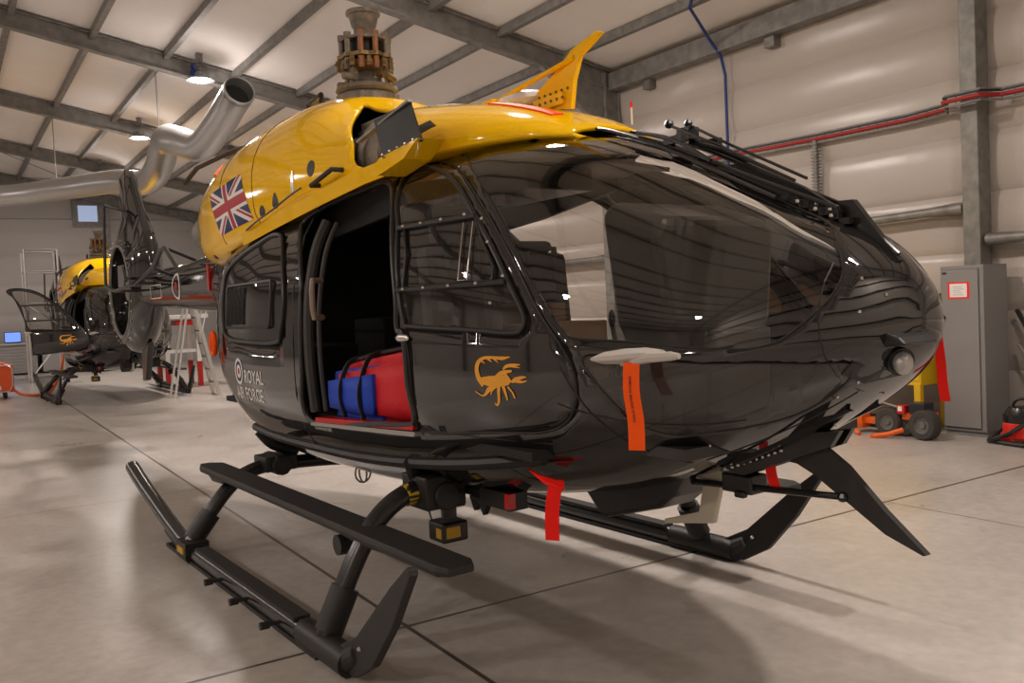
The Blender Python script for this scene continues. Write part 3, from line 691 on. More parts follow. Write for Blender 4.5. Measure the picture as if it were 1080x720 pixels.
# windscreen centre post, wire deflector, wipers
b = MB(); cp = []
for i in range(24):
    x = 2.35+(3.80-2.35)*i/23; cp.append(S(ST, x, PI/2, .012))
b.tube(cp, .011, 8); b.build('wire_deflector_strip', SATIN, H, smooth=True)
def on(x, y, off=0):  # point above the upper skin
    zb, zc, zt, w_, nt_, nb = interp(ST, x); c = min(1, abs(y)/w_)**(nt_/2); t = math.acos(c); t = PI-t if y < 0 else t
    return S(ST, x, t, off)
for sgn, ys in (('a', -1), ('b', 1)):
    wp = tag(empty('windscreen_wiper', parent=H))
    b = MB(); arm = [on(3.60, .04*ys, .04), on(3.45, .055*ys, .045), on(3.25, .07*ys, .04), on(3.0, .08*ys, .038), on(2.85, .085*ys, .035)]
    b.tube(spline(arm, 4), .008, 6); b.build('wiper_arm', SATIN, wp, smooth=True)
    b = MB(); bl = [on(3.42, .13*ys, .03), on(3.15, .13*ys, .028), on(2.85, .125*ys, .028), on(2.55, .11*ys, .028), on(2.42, .10*ys, .028)]
    b.tube(spline(bl, 5), .008, 6); b.build('wiper_blade', RUBBER, wp, smooth=True)
    b = MB(); b.tube(spline([on(3.1, .115*ys, .05), on(2.9, .11*ys, .065), on(2.7, .11*ys, .05)], 4), .009, 6); b.box(tuple(on(2.9, .1*ys, .05)-Vector((.05, .015, .0))), tuple(on(2.9, .1*ys, .05)+Vector((.05, .015, .03)))); b.build('blade_carrier', SATIN, wp)
b = MB(); b.tube(spline([on(3.50, .03, .03), on(3.30, .05, .05), on(3.02, .06, .06), on(2.84, .05, .045)], 5), .012, 8); b.box((2.83, .0, 2.20), (2.90, .06, 2.25)); b.build('wiper_motor_arm', SATIN, H, smooth=True)
dfl = tag(empty('wire_deflector', parent=H))
# fin at the base of the windscreen
b = MB(); b.prism([(3.615, 1.775), (3.60, 1.86), (3.655, 1.858), (3.82, 1.64), (3.79, 1.62), (3.68, 1.70)], -.014, .014); b.build('fin_blade', SATIN, dfl)
b = MB(); b.prism([(3.05, 2.06), (3.20, 2.055), (3.45, 1.93), (3.62, 1.82), (3.66, 1.74), (3.56, 1.78), (3.35, 1.90)], -.012, .012); b.build('fairing_plate', SATIN, dfl)
b = MB(); b.tube([(2.88, .02, 2.26), (3.1, .02, 2.14), (3.45, .02, 1.96)], .006, 6); b.tube([(2.80, -.01, 2.27), (3.05, -.01, 2.15), (3.42, -.01, 1.955)], .006, 6); b.ball((2.88, .02, 2.265), .018, 8); b.ball((2.80, -.01, 2.275), .02, 8)
b.build('cutter_cable', SATIN, dfl)
b = MB()
for i in range(7):
    x = 3.40+.04*i; p = on(x, -.03, .01); b.box(tuple(p-Vector((.02, .02, .01))), tuple(p+Vector((.02, .05, .012+.006*(i % 3)))))
for i in range(5): b.cyl(tuple(on(3.42+.045*i, -.05, .015)), tuple(on(3.42+.045*i, .05, .025)), .012, 8)
b.build('linkage', SATIN, dfl)
rivets([on(x, y, .03) for x, y in ((3.48, -.09), (3.56, -.10), (3.62, -.1), (3.52, -.04), (3.58, -.05))], .008, SILV, dfl)
# nose skin details: the avionics bay panel outline and its rivets
rivets([SZ(ST, x, z, 0) for x, z in ((3.80, 1.585), (3.82, 1.48), (3.70, 1.20), (3.85, 1.53), (3.55, 1.06), (3.30, 1.02), (3.765, 1.25))], .007, SILV, H)
b = MB(); b.tube([SZ(ST, 3.735+.012*math.sin(z*6), z, 0) for z in [1.10+.06*i for i in range(10)]], .003, 5); b.tube([S(ST, x, t, 0) for x, t in [(3.2+.045*i, 4.30) for i in range(13)]], .003, 5)
b.build('panel_seam', MATTE, H); MB().tube([S(ST, x, t, 0) for x, t in [(2.9+.02*i, 3.35+.02*i) for i in range(0, 30)]], .003, 5).build('panel_seam', MATTE, H)
ll = tag(empty('landing_light', parent=H)); c = Vector((3.855, -.085, 1.315)); dr = Vector((.85, -.45, -.28)).normalized()
b = MB(); b.cyl(c-dr*.05, c+dr*.012, .046, 20); b.tube([c+dr*.016], .05, 20, cap=False) if 0 else None; b.build('housing', SATIN, ll, smooth=True)
b = MB(); b.ball(c+dr*.022, (.030, .036, .038), 16); b.build('lens', LENS, ll, smooth=True)
b = MB(); b.prism([(3.78, 1.355), (3.925, 1.372), (3.90, 1.395), (3.78, 1.44)], -.16, .03); pq = [SZ(ST, x_, z_, .006) for x_, z_ in ((3.755, 1.285), (3.79, 1.325), (3.83, 1.30), (3.815, 1.26), (3.77, 1.245))]; pc = [v-Vector((.03, -.03, 0)) for v in pq]; b.add(pq+pc, [(0,1,2,3,4), (9,8,7,6,5)]+[(i, (i+1) % 5, (i+1) % 5+5, i+5) for i in range(5)]); b.build('cowl', MATTE, ll, bevel=.008)

# pitot tubes with padded covers
pt = tag(empty('pitot_probe', parent=H))
b = MB(); b.cyl((3.30, -.60, 1.375), (3.30, -.70, 1.36), .014, 8); b.build('probe', SILV, pt)
b = MB(); b.tube([(3.10, -.735, 1.350), (3.16, -.73, 1.355), (3.25, -.715, 1.362), (3.34, -.70, 1.37), (3.40, -.69, 1.375)], [.008, .028, .035, .03, .014], 10, ell=(.75, 1.3)); b.tube([(3.24, -.72, 1.345), (3.38, -.725, 1.362), (3.47, -.72, 1.368), (3.50, -.715, 1.368)], [.018, .017, .015, .009], 8)
o = b.build('protective_cover', COVERM, pt, smooth=True); o['label'] = 'pale grey padded pitot cover'
# skid gear
sg = empty('landing_gear', parent=H)
for s in (-1, 1):
    y = 1.215*s
    sk = MB().tube(spline([(-2.05, y, .40), (-1.6, y, .285), (-.9, y, .135), (-.55, y, .075), (-.3, y, .062), (.4, y, .062), (1.2, y, .062), (1.75, y, .062)], 5), .053, 16).build('skid_tube', SATIN, H, smooth=True)
    b = MB(); b.box((-.9, y-.05, .0), (1.72, y+.05, .022)); b.tube([(-.95, y, .10), (-.6, y, .045), (1.7, y, .033)], .045, 8); b.build('wear_shoe', MATTE, sk)
    b = MB(); b.box((-.2, y-.042, .10), (1.45, y+.042, .122)); b.build('tread_strip', STEPM, sk)
    for x in (.35, .80, 1.27):
        b = MB(); b.cyl((x, y-.05*abs(s), .055), (x, y+s*.13, .055), .011, 8); b.cyl((x, y+s*.10, .055), (x, y+s*.145, .055), .02, 8)
        b.build('handling_bolt', MATTE, sk)
    b = MB(); b.cyl((-.55, y, .05), (-.32, y, .05), .075, 12); b.box((-.52, y-.075, .05), (-.30, y+.075, .13)); b.build('clamp_collar', MATTE, sk, smooth=True); MB().cyl((1.50, y, .06), (2.0, y, .06), .066, 14).build('clamp_collar', MATTE, sk, smooth=True)
    b = MB(); b.box((-.47, y-.083, .06), (-.34, y-.07, .10)); b.build('placard', mat('placard_amber', (.55, .3, .01), .5) if s < 0 else bpy.data.materials['placard_amber'], sk)
    b = MB(); b.tube([(1.85, y, .062), (1.98, y, .07), (2.08, y, .13)], [.06, .055, .04], 12)
    b.prism([(1.88, .03), (2.06, .02), (2.24, .12), (2.44, .34), (2.605, .575), (2.605, .60), (2.58, .605), (2.44, .50), (2.1, .21), (1.92, .12)], y-.02, y+.02); b.build('toe_plate', STEPM, sk, bevel=.006)
    b = MB(); rivets([(2.0, y-.024, .10), (2.14, y-.024, .17), (2.0, y+.024, .10), (2.14, y+.024, .17)], .012, SILV, sk, 'rivet')
    # boarding step
    yy = 1.0*s
    b = MB(); prof = [(-.08, -.022), (.08, -.022), (.085, .0), (.08, .022), (-.08, .022), (-.085, 0)]
    b.prism([(yy+a, .545+c) for a, c in prof], -.62, 2.53, 'yz'); b.prism([(yy+a, .545+c) for a, c in prof], -.62, -.78, 'yz', taper=[(yy+a*.4, .545+c*.4) for a, c in prof]); b.prism([(yy+a, .545+c) for a, c in prof], 2.53, 2.585, 'yz', taper=[(yy+a*.7, .545+c*.75) for a, c in prof])
    stp = b.build('boarding_step', STEPM, H, bevel=.006)
    b = MB(); b.prism([(1.45, .525), (2.1, .525), (2.05, .50), (1.75, .485), (1.5, .50)], yy-.04, yy+.04); b.build('step_bracket', MATTE, stp, bevel=.005); b = MB(); b.prism([(-.65, .525), (-.2, .525), (-.3, .48), (-.5, .47)], yy-.04, yy+.04) ; b.build('step_bracket', MATTE, stp, bevel=.005); MB().cyl((1.55, yy-.06, .45), (1.55, yy+.06, .45), .05, 12).build('pivot_boss', MATTE, stp)
for x, zb_ in ((1.73, .50), (-.45, .46)):
    half = [(1.215, .10), (1.13, .27), (1.03, .45), (.93, .58), (.80, .665), (.62, .70 if x > 0 else .56), (.35, .66 if x > 0 else .52), (0, .64 if x > 0 else .50)]
    if x < 0: half = [(1.215, .10), (1.10, .25), (.97, .40), (.85, .49), (.70, .53), (.5, .53), (.3, .52), (0, .50)]
    pts = [(x, -a, c) for a, c in half]+[(x, a, c) for a, c in half[::-1][1:]]
    ct = MB().tube(spline(pts, 5), .047, 14, ell=(1, 1.12)).build('cross_tube', SATIN, H, smooth=True)
    for s in (-1, 1):
        a, c_ = Vector((x, s*1.20, .12)), Vector((x, s*half[2][0], half[2][1]))
        b = MB(); b.cyl(a, a+(c_-a)*.55, .066, 14); b.build('cross_tube_sleeve', MATTE, ct, smooth=True)
        h4, h5 = half[4], half[5]
        p, q_ = Vector((x, s*h4[0], h4[1])), Vector((x, s*h5[0], h5[1]))
        if x > 0:
            b = MB(); b.cyl(p+(q_-p)*.10, p+(q_-p)*.50, .054, 14); b.build('hazard_band', HAZARD, ct, smooth=True)
        b = MB(); b.box((x-.12, s*.62-.11, .60 if x > 0 else .5), (x+.12, s*.62+.11, .76 if x > 0 else .60)); b.cyl((x-.14, s*.62, .66 if x > 0 else .54), (x+.14, s*.62, .66 if x > 0 else .54), .07, 12)
        b.build('mounting_saddle', MATTE, ct, bevel=.01)
bpy.data.objects.remove(sg)
# belly: undertray rail, fairings, aerials, searchlight
b = MB()
for s in (-1, 1):
    b.tube(spline([S(ST, x, (PI+.62 if s < 0 else -.62), .004) for x in (-.5, 0, .6, 1.2, 1.8, 2.3, 2.7)], 3), .028, 8)
    b.tube(spline([S(ST, -.45, (PI+.65 if s < 0 else -.65), .01), S(ST, -.42, (PI+.85 if s < 0 else -.85), .03), S(ST, -.45, (PI+1.1 if s < 0 else -1.1), .02)], 4), .04, 8)
    b.tube(spline([S(ST, 1.75, (PI+.60 if s < 0 else -.60), .01), S(ST, 1.68, (PI+.8 if s < 0 else -.8), .03), S(ST, 1.70, (PI+1.05 if s < 0 else -1.05), .02)], 4), .04, 8)
b.build('belly_rail', MATTE, H, smooth=True)
b = MB(); b.prism([(2.25, .70), (2.92, .83), (2.84, .72), (2.76, .66), (2.42, .565), (2.38, .575)], -.13, .10); b.build('belly_pod', SATIN, H, bevel=.02)
b = MB(); b.prism([(2.86, .84), (3.03, .84), (2.965, .615), (2.68, .565), (2.68, .585), (2.885, .65), (2.92, .79), (2.86, .80)], -.012, .012); b.build('belly_aerial', CREAM, H, bevel=.004)
b = MB(); b.box((3.05, -.05, .77), (3.20, .05, .845)); b.box((3.12, -.06, .755), (3.17, -.03, .785)); b.build('camera_box', SATIN, H, bevel=.008)
lc = tag(empty('lower_wire_cutter', parent=H))
b = MB(); b.prism([(3.32, .985), (3.52, 1.03), (3.515, .985), (3.60, .93), (3.74, .795), (3.887, .672), (3.875, .668), (3.74, .715), (3.585, .81), (3.46, .885), (3.39, .915), (3.33, .92)], -.014, .014); b.build('blade', STEPM, lc)
b = MB(); b.cyl((2.60, -.04, .765), (3.585, -.015, .82), .013, 8); b.ball((3.585, -.02, .82), .02, 8); b.box((2.56, -.07, .745), (2.65, -.01, .80)); b.build('strut', SATIN, lc, smooth=True)
b = MB()
for s in (-1, 1):
    y = .035*s; b.prism([(3.05, .865), (3.16, .845), (3.56, 1.0), (3.60, 1.06), (3.50, 1.045), (3.10, .905)], y-.012, y+.012)
    b.prism([(3.12, .90), (3.20, .90), (3.68, 1.14), (3.62, 1.16)], y+s*.05-.01, y+s*.05+.01)
b.build('mounting_rail', SATIN, lc)
rivets([(3.11+.03*i, -.05, .872+.0115*i) for i in range(9)]+[(3.16+.03*i, -.097, .912+.0135*i) for i in range(9)], .008, SILV, lc)
sl = tag(empty('searchlight', parent=H)); b = MB(); cs = Vector((1.60, -.47, .45))
b.box((1.525, -.55, .375), (1.675, -.40, .478)); hd = b.build('lamp_head', SATIN, sl, bevel=.012)
b = MB(); b.cyl((1.605, -.47, .49), (1.605, -.47, .56), .04, 12); b.cyl((1.605, -.47, .55), (1.605, -.47, .66), .03, 12); b.box((1.54, -.53, .55), (1.67, -.41, .58)); b.tube(spline([(1.53, -.50, .58), (1.49, -.52, .53), (1.52, -.52, .46)], 4), .005, 5); b.build('gimbal', SATIN, sl, smooth=True)
b = MB(); b.box((1.61, -.5525, .40), (1.66, -.5495, .45)); b.box((1.6745, -.53, .40), (1.677, -.45, .455)); b.build('warning_placard', bpy.data.materials['placard_amber'], sl)
b = MB(); b.box((1.78, -.48, .64), (1.90, -.36, .70)); b.prism([(1.76, .62), (1.80, .55), (1.84, .60), (1.88, .54), (1.93, .62)], -.44, -.41); b.box((1.95, -.50, .62), (2.20, -.40, .70)); b.cyl((1.7, -.45, .67), (2.1, -.45, .67), .03, 8); b.build('winch_fitting', MATTE, H)
MB().box((2.17, -.507, .63), (2.205, -.47, .70)).build('fitting_cover', REDP, H)
b = MB(); b.tube([(.68+.05*math.cos(a*PI/6), -.50, .60+.055*math.sin(a*PI/6)) for a in range(12)], .006, 5, closed=True); b.tube([(.68, -.50+.05*math.cos(a*PI/6), .60+.055*math.sin(a*PI/6)) for a in range(12)], .006, 5, closed=True); b.build('cargo_ring', STEEL, H)
b = MB()
for x, z in ((-.95, .83), (-.62, .78), (-.7, .68), (0.0, .60), (.25, .57)): 
    p = SZ(ST, x, max(z, interp(ST, x)[0]+.06), .0); b.bar(p+Vector((-.03, 0, 0)), p+Vector((.06, -.03, .03)), .01, .014)
b.build('static_wick', MATTE, H)
# sliding door rail, door frame, handles, red sill
b = MB()
for s in (-1, 1): b.tube([S(ST, x, (2.02 if s < 0 else PI-2.02)+(.13 if x < .3 else 0)*(-s)*1, .015) for x in (-1.0, -.6, -.2, .1, .4, .8, 1.2, 1.5)], .022, 8)
b.build('sliding_door_rail', SATIN, H, smooth=True)
for sd, CBp in (('s', CB_S), ('p', CB_P)): outline_tube(ST, CBp, .016, .0).build('doorway_seal', RUBBER, H, smooth=True)
b = MB(); b.tube(spline([SZ(ST, .78, z, -.03) for z in (1.0, 1.3, 1.6, 1.9, 2.08)], 4), .03, 8); b.tube(spline([SZ(ST, .86, z, -.06) for z in (1.0, 1.3, 1.6, 1.9, 2.08)], 4), .015, 8); b.build('door_pillar', GREYIN, H, smooth=True)
b = MB(); b.tube([(.90, -.79, 1.73), (.95, -.86, 1.73), (.96, -.87, 1.68), (.96, -.87, 1.58), (.95, -.86, 1.53), (.90, -.79, 1.53)], .016, 8); b.build('cabin_grab_handle', mat('handle_tan', (.28, .22, .17), .5), H, smooth=True)
b = MB(); b.prism([(-.845, .955), (-.785, .965), (-.785, .982), (-.84, .98)], .84, 1.96, 'yz', taper=[(-.845, 1.01), (-.785, 1.015), (-.785, 1.035), (-.84, 1.033)]); b.build('door_sill', REDP, H)
b = MB(); b.prism([(-.855, .935), (-.80, .935), (-.80, .953), (-.85, .953)], .80, 1.99, 'yz', taper=[(-.855, .985), (-.80, .985), (-.80, 1.005), (-.85, 1.005)]); b.build('sill_edge', SILV, H)
# clamshell/sliding panel seams and the lettering
b = MB()
b.tube([SZ(ST, .62+(.0), z, 0) for z in (.80, .9, 1.1, 1.4, 1.7, 2.0, 2.1)], .006, 5); b.tube([SZ(ST, x, .80, 0) for x in (-.8, -.4, 0, .4, .62)], .004, 5)
b.tube([SZ(ST, x, 1.015-.0*x, 0) for x in (1.99, 2.2, 2.5, 2.8)], .004, 5)
b.tube([SZ(ST, 2.93+.02*i, 1.32-.035*i, 0) for i in range(13)], .004, 5)
b.build('panel_seam', MATTE, H)
def text_part(txt, size, place, name, m, parent, sx=1.0):
    cu = bpy.data.curves.new('t', 'FONT'); cu.body = txt; cu.size = size; cu.resolution_u = 3; cu.offset = size*.012
    to = bpy.data.objects.new('t', cu); COL.objects.link(to); bpy.context.view_layer.update()
    me = bpy.data.meshes.new_from_object(to.evaluated_get(bpy.context.evaluated_depsgraph_get())); bpy.data.objects.remove(to)
    for v in me.vertices: v.co = place(v.co.x*sx, v.co.y)
    me.materials.clear(); me.materials.append(m); me.name = name
    o = bpy.data.objects.new(name, me); COL.objects.link(o); o.parent = parent; return o
for s in (-1,):
    text_part('ROYAL', .118, lambda u, v: SZ(ST, -.285+u, 1.125+v, .0025), 'lettering', FWHITE, fus, 1.0)
    text_part('AIR FORCE', .118, lambda u, v: SZ(ST, -.51+u, 1.01+v, .0025), 'lettering', FWHITE, fus, .98)
def ring(T, cx, cz, r0, r1, m, name, parent, off=.0025, n=28, side=-1, sx=1):
    b = MB(); vs = []
    for i in range(n):
        a = 2*PI*i/n
        for r in (r0, r1): vs.append(SZ(T, cx+r*math.cos(a)*sx, cz+r*math.sin(a), off, side))
    b.add(vs, [(2*i, 2*i+1, (2*i+3) % (2*n), (2*i+2) % (2*n)) for i in range(n)]); return b.build(name, m, parent)
ring(ST, -.40, 1.192, .068, .088, FWHITE, 'roundel_ring', fus); ring(ST, -.40, 1.192, .045, .068, NAVY, 'roundel_ring', fus); ring(ST, -.40, 1.192, .022, .045, FWHITE, 'roundel_ring', fus); ring(ST, -.40, 1.192, .001, .022, FRED, 'roundel_ring', fus)
# scorpion emblem: strokes in a 82 x 66 unit field
def emblem(door):
    b = MB(); k = [0]
    def P(u, v): return SZ(ST, 2.467+(u/10.29-13)*.00566, 1.354-(v/10.29-6)*.00366, .0025+.0002*k[0])
    def stroke(pts, ws, n=4):
        k[0] = (k[0]+1) % 5
        pp = spline([(a, c, 0) for a, c in pts], n); m = len(pp); vs = []
        for i, p in enumerate(pp):
            t = (pp[min(i+1, m-1)]-pp[max(i-1, 0)]).normalized(); nn = Vector((-t.y, t.x, 0)); f = i/(m-1)*(len(ws)-1); j = min(int(f), len(ws)-2); w_ = ws[j]+(ws[j+1]-ws[j])*(f-j)
            a, c = p+nn*w_/2, p-nn*w_/2; vs += [P(a.x, a.y), P(c.x, c.y)]
        b.add(vs, [(2*i, 2*i+1, 2*i+3, 2*i+2) for i in range(m-1)])
    stroke([(235, 385), (180, 310), (160, 230), (165, 170), (190, 120), (240, 85), (310, 75), (390, 78), (450, 80), (530, 62)], [70, 55, 45, 44, 42, 36, 32, 34, 42, 4], 5)
    stroke([(205, 330), (300, 340), (400, 330), (480, 300)], [60, 120, 125, 70]); stroke([(380, 300), (440, 240), (540, 215)], [60, 50, 20])
    stroke([(440, 345), (500, 330), (470, 250)], [90, 50, 30])
    stroke([(450, 205), (480, 170), (540, 155), (625, 145)], [12, 34, 40, 8]); stroke([(540, 165), (625, 180)], [24, 5])
    stroke([(500, 280), (530, 330), (580, 305), (640, 280), (680, 275)], [14, 24, 50, 30, 6]); stroke([(570, 320), (630, 330), (685, 315)], [40, 24, 6])
    stroke([(370, 390), (290, 430), (240, 490), (200, 505), (130, 460)], [30, 52, 24, 18, 10]); stroke([(380, 380), (320, 440), (300, 490)], [26, 20, 8])
    stroke([(395, 380), (385, 470), (375, 560), (345, 605), (330, 575)], [38, 30, 26, 20, 8]); stroke([(440, 380), (460, 470), (468, 540)], [36, 24, 14]); stroke([(490, 390), (530, 450), (545, 510)], [22, 16, 18])
    stroke([(210, 110), (260, 140)], [30, 6]); stroke([(290, 90), (335, 125)], [26, 6]); stroke([(360, 90), (405, 130)], [24, 6])
    return b.build('scorpion_emblem', GOLD, door, weld=False)
emblem(DOORS['s'])
# tail boom, fenestron, fin, stabiliser
tb = [(-2.3, 1.86, .35, .37), (-3.0, 1.88, .27, .31), (-4.0, 1.90, .22, .27), (-5.2, 1.92, .18, .235), (-6.4, 1.93, .15, .20), (-6.9, 1.94, .12, .18)]
b = MB(); n = 28; vs = []
for x, z, ry, rz in tb:
    for j in range(n): a = 2*PI*j/n; c, s = math.cos(a), math.sin(a); vs.append((x, ry*math.copysign(abs(c)**.85, c), z+rz*math.copysign(abs(s)**.85, s)))
b.add(vs, [(i*n+j, i*n+(j+1) % n, (i+1)*n+(j+1) % n, (i+1)*n+j) for i in range(len(tb)-1) for j in range(n)]+[tuple((len(tb)-1)*n+j for j in range(n))])
boom = b.build('tail_boom', BLACK, H, smooth=True)
def boomy(x, z):
    for i in range(len(tb)-1):
        if tb[i][0] >= x >= tb[i+1][0]:
            f = (tb[i][0]-x)/(tb[i][0]-tb[i+1][0]); zc = tb[i][1]+(tb[i+1][1]-tb[i][1])*f; ry = tb[i][2]+(tb[i+1][2]-tb[i][2])*f; rz = tb[i][3]+(tb[i+1][3]-tb[i][3])*f
            s = min(1, abs(z-zc)/rz)**(1/.85); return -(ry*math.sqrt(max(0, 1-s*s))**.85)-.004
    return -.2
for r0, r1, m in ((.115, .14, FWHITE), (.0, .05, FRED)):
    b = MB(); vs = []
    for i in range(28):
        a = 2*PI*i/28
        for r in (r0, r1): x, z = -4.3+r*math.cos(a)*1.25, 1.90+r*math.sin(a); vs.append((x, boomy(x, z), z))
    b.add(vs, [(2*i, 2*i+1, (2*i+3) % 56, (2*i+2) % 56) for i in range(28)]); b.build('roundel_ring', m, boom)
b = MB()
for z in (1.80, 1.95): b.box((-5.55, boomy(-5.3, z)-.004, z), (-5.05, boomy(-5.3, z), z+.012))
for x in (-5.55, -5.06): b.box((x, boomy(-5.3, 1.88)-.004, 1.80), (x+.012, boomy(-5.3, 1.88), 1.96))
b.build('marking_outline', FWHITE, boom)
b = MB(); b.box((-2.84, -.31, 1.80), (-2.78, -.29, 2.05)); b.build('red_band', REDP, boom)
# shroud: outline in xz with a circular duct, thickness tapering
fc = (-7.12, 1.95); R0 = .60
out = [(-6.05, 2.13), (-6.12, 2.55), (-6.38, 2.85), (-6.66, 3.15), (-6.98, 3.52), (-7.42, 3.54), (-7.44, 3.1), (-7.50, 2.78), (-7.80, 2.42), (-7.93, 2.1), (-7.93, 1.75), (-7.78, 1.42), (-7.45, 1.20), (-7.05, 1.13), (-6.62, 1.22), (-6.28, 1.45), (-6.10, 1.72)]
outs = [(v.x, v.y) for v in spline([(a, c, 0) for a, c in out], 2, closed=True)]
b = MB(); vs = []; m = len(outs); inn = []
for (x, z) in outs:
    a = math.atan2(z-fc[1], x-fc[0]); inn.append((fc[0]+R0*math.cos(a), fc[1]+R0*math.sin(a)))
lay = []
for s in (-1, 1):
    lay.append([(x, s*.02, z) for x, z in outs])
    lay.append([(x*.93+xi*.07, s*(.07 if z < 2.75 else .06), z*.93+zi*.07) for (x, z), (xi, zi) in zip(outs, inn)])
    lay.append([(x*.35+xi*.65, s*(.19 if z < 2.6 else .10), z*.35+zi*.65) for (x, z), (xi, zi) in zip(outs, inn)])
    lay.append([(xi*1.0, s*.21, zi) for (x, z), (xi, zi) in zip(outs, inn)])
order = [lay[0], lay[1], lay[2], lay[3], lay[7], lay[6], lay[5], lay[4]]
for L_ in order: vs += L_
b.add(vs, [(i*m+j, i*m+(j+1) % m, ((i+1) % 8)*m+(j+1) % m, ((i+1) % 8)*m+j) for i in range(8) for j in range(m)])
shr = b.build('tail_rotor_shroud', BLACK, H, smooth=True)
rivets([(fc[0]+.68*math.cos(2*PI*i/30), -.207, fc[1]+.68*math.sin(2*PI*i/30)) for i in range(30)], .012, SILV, shr)
b = MB(); b.tube([(fc[0]+R0*math.cos(2*PI*i/40), -.20, fc[1]+R0*math.sin(2*PI*i/40)) for i in range(40)], .02, 8, closed=True); b.build('duct_lip', STEELD, shr, smooth=True)
b = MB(); b.lathe([(.001, -.12), (.12, -.11), (.17, -.05), (.18, .05), (.15, .12), (.001, .14)], (fc[0], 0, fc[1]), 'y', 24); hubo = b.build('tail_rotor_hub', HUBM, H, smooth=True)
for i in range(10):
    a = 2*PI*i/10; c, s = math.cos(a), math.sin(a); b = MB(); b.bar((fc[0]+.16*c, -.02, fc[1]+.16*s), (fc[0]+.57*c, .02, fc[1]+.57*s), .075, .014, (.35*-s, 1, .35*c)); b.build('rotor_blade', SATIN, hubo)
for i in range(3):
    a = 2*PI*i/3+.4; c, s = math.cos(a), math.sin(a); b = MB(); b.bar((fc[0]+.12*c, .12, fc[1]+.12*s), (fc[0]+.6*c, .14, fc[1]+.6*s), .05, .04, (0, 1, 0)); b.build('stator_strut', SATIN, hubo)
b = MB(); b.prism([(-6.85, 1.2), (-6.45, 1.28), (-6.72, .78), (-6.9, .76)], -.035, .035); b.build('tail_bumper', SATIN, H, bevel=.015)
st_ = MB(); st_.prism([(-5.65, 2.06), (-5.30, 2.06), (-5.34, 2.03), (-5.62, 2.035)], -.5, .5); stab = st_.build('stabiliser', SATIN, H, bevel=.01)
for s in (-1, 1):
    b = MB(); b.prism([(-5.65, 1.95), (-5.35, 1.95), (-5.3, 2.05), (-5.4, 2.2), (-5.62, 2.2)], s*.5-.012, s*.5+.012); b.build('end_plate', BLACK, stab, bevel=.008)
b = MB()
hf = [(-2.7, -.30, 2.10), (-3.35, -.42, 2.02), (-3.9, -.40, 2.28), (-4.05, -.40, 2.27), (-4.6, -.36, 2.12), (-5.35, -.40, 1.98), (-6.3, -.42, 1.93), (-6.95, -.40, 2.02)]
b.tube(hf, .024, 6); b.tube([(-6.95, -.40, 2.02), (-6.98, -.38, 2.5), (-6.95, -.36, 3.06)], .02, 6); b.tube([(-6.95, -.36, 3.06), (-6.95, -.05, 2.98)], .02, 6)
for p, q in (((-3.9, -.40, 2.28), (-3.9, -.1, 2.15)), ((-4.6, -.36, 2.12), (-4.6, -.1, 2.0)), ((-5.35, -.40, 1.98), (-5.35, -.1, 1.98)), ((-6.3, -.42, 1.93), (-6.3, -.15, 1.93))): b.tube([p, q], .018, 6)
b.build('tube_aerial', SATIN, boom, smooth=True)
# interior: floor, bulkheads, seats, panel, roof lining, consoles
b = MB(); b.box((-1.0, -.76, .95), (2.75, .76, .985)); b.build('cabin_floor', DARKIN, H)
b = MB()
vs = []
for x in (-1.0, 0, 1.0, 1.9, 2.15, 2.35):
    for y in (-.52, -.3, 0, .3, .52): vs.append((x, y*(1 if x < 2 else .85), 2.245-.03*abs(y)*2-(.03 if x > 2.2 else 0)))
b.add(vs, [(i*5+j, i*5+j+1, (i+1)*5+j+1, (i+1)*5+j) for i in range(5) for j in range(4)]); o = b.build('roof_lining', GREYIN, H); md = o.modifiers.new('t', 'SOLIDIFY'); md.thickness = .02
b = MB(); b.box((-.88, -.70, .97), (-.84, .70, 2.26)); b.build('rear_bulkhead', DARKIN, H)
for s in (-1, 1): MB().prism([(.3, 1.98), (1.2, 2.05), (1.9, 2.14), (1.9, 2.2), (.3, 2.2)], s*.50, s*.53).build('door_header', DARKIN, H)
b = MB(); b.box((1.15, -.20, 2.10), (2.05, .20, 2.22)); b.box((1.55, -.34, 2.06), (1.72, -.24, 2.2)); b.cyl((1.65, -.32, 2.12), (1.50, -.42, 1.98), .035, 10); oc = b.build('overhead_console', PANELM, H, bevel=.01)
b = MB(); b.box((1.62, -.235, 2.035), (1.70, -.20, 2.085)); b.build('red_switch_guard', mat('guard_red', (.35, .03, .02), .6), oc); b = MB(); b.box((1.72, -.235, 2.04), (1.80, -.20, 2.085)); b.box((1.82, -.235, 2.045), (1.90, -.20, 2.09)); b.build('placard', mat('placard_grey', (.35, .3, .27), .6), oc)
ip = tag(empty('instrument_panel', parent=H))
b = MB(); b.prism([(-.36, 1.90), (-.30, 1.955), (.34, 1.955), (.40, 1.90), (.36, 1.45), (.26, 1.30), (-.22, 1.30), (-.30, 1.45)], 2.74, 3.02, 'yz', taper=[(-.33, 1.80), (-.28, 1.86), (.32, 1.86), (.37, 1.80), (.33, 1.45), (.22, 1.3), (-.18, 1.3), (-.26, 1.45)])
b.build('glareshield', PANELM, ip, bevel=.03)
b = MB(); b.prism([(2.76, 1.40), (3.12, 1.42), (3.10, 1.0), (2.55, 1.0)], -.17, .21); b.build('pedestal', PANELM, ip, bevel=.02)
b = MB(); b.box((2.732, -.29, 1.55), (2.742, -.03, 1.84)); b.box((2.732, .05, 1.55), (2.742, .31, 1.84)); b.build('display', mat('display_glass', (.01, .01, .012), .1), ip)
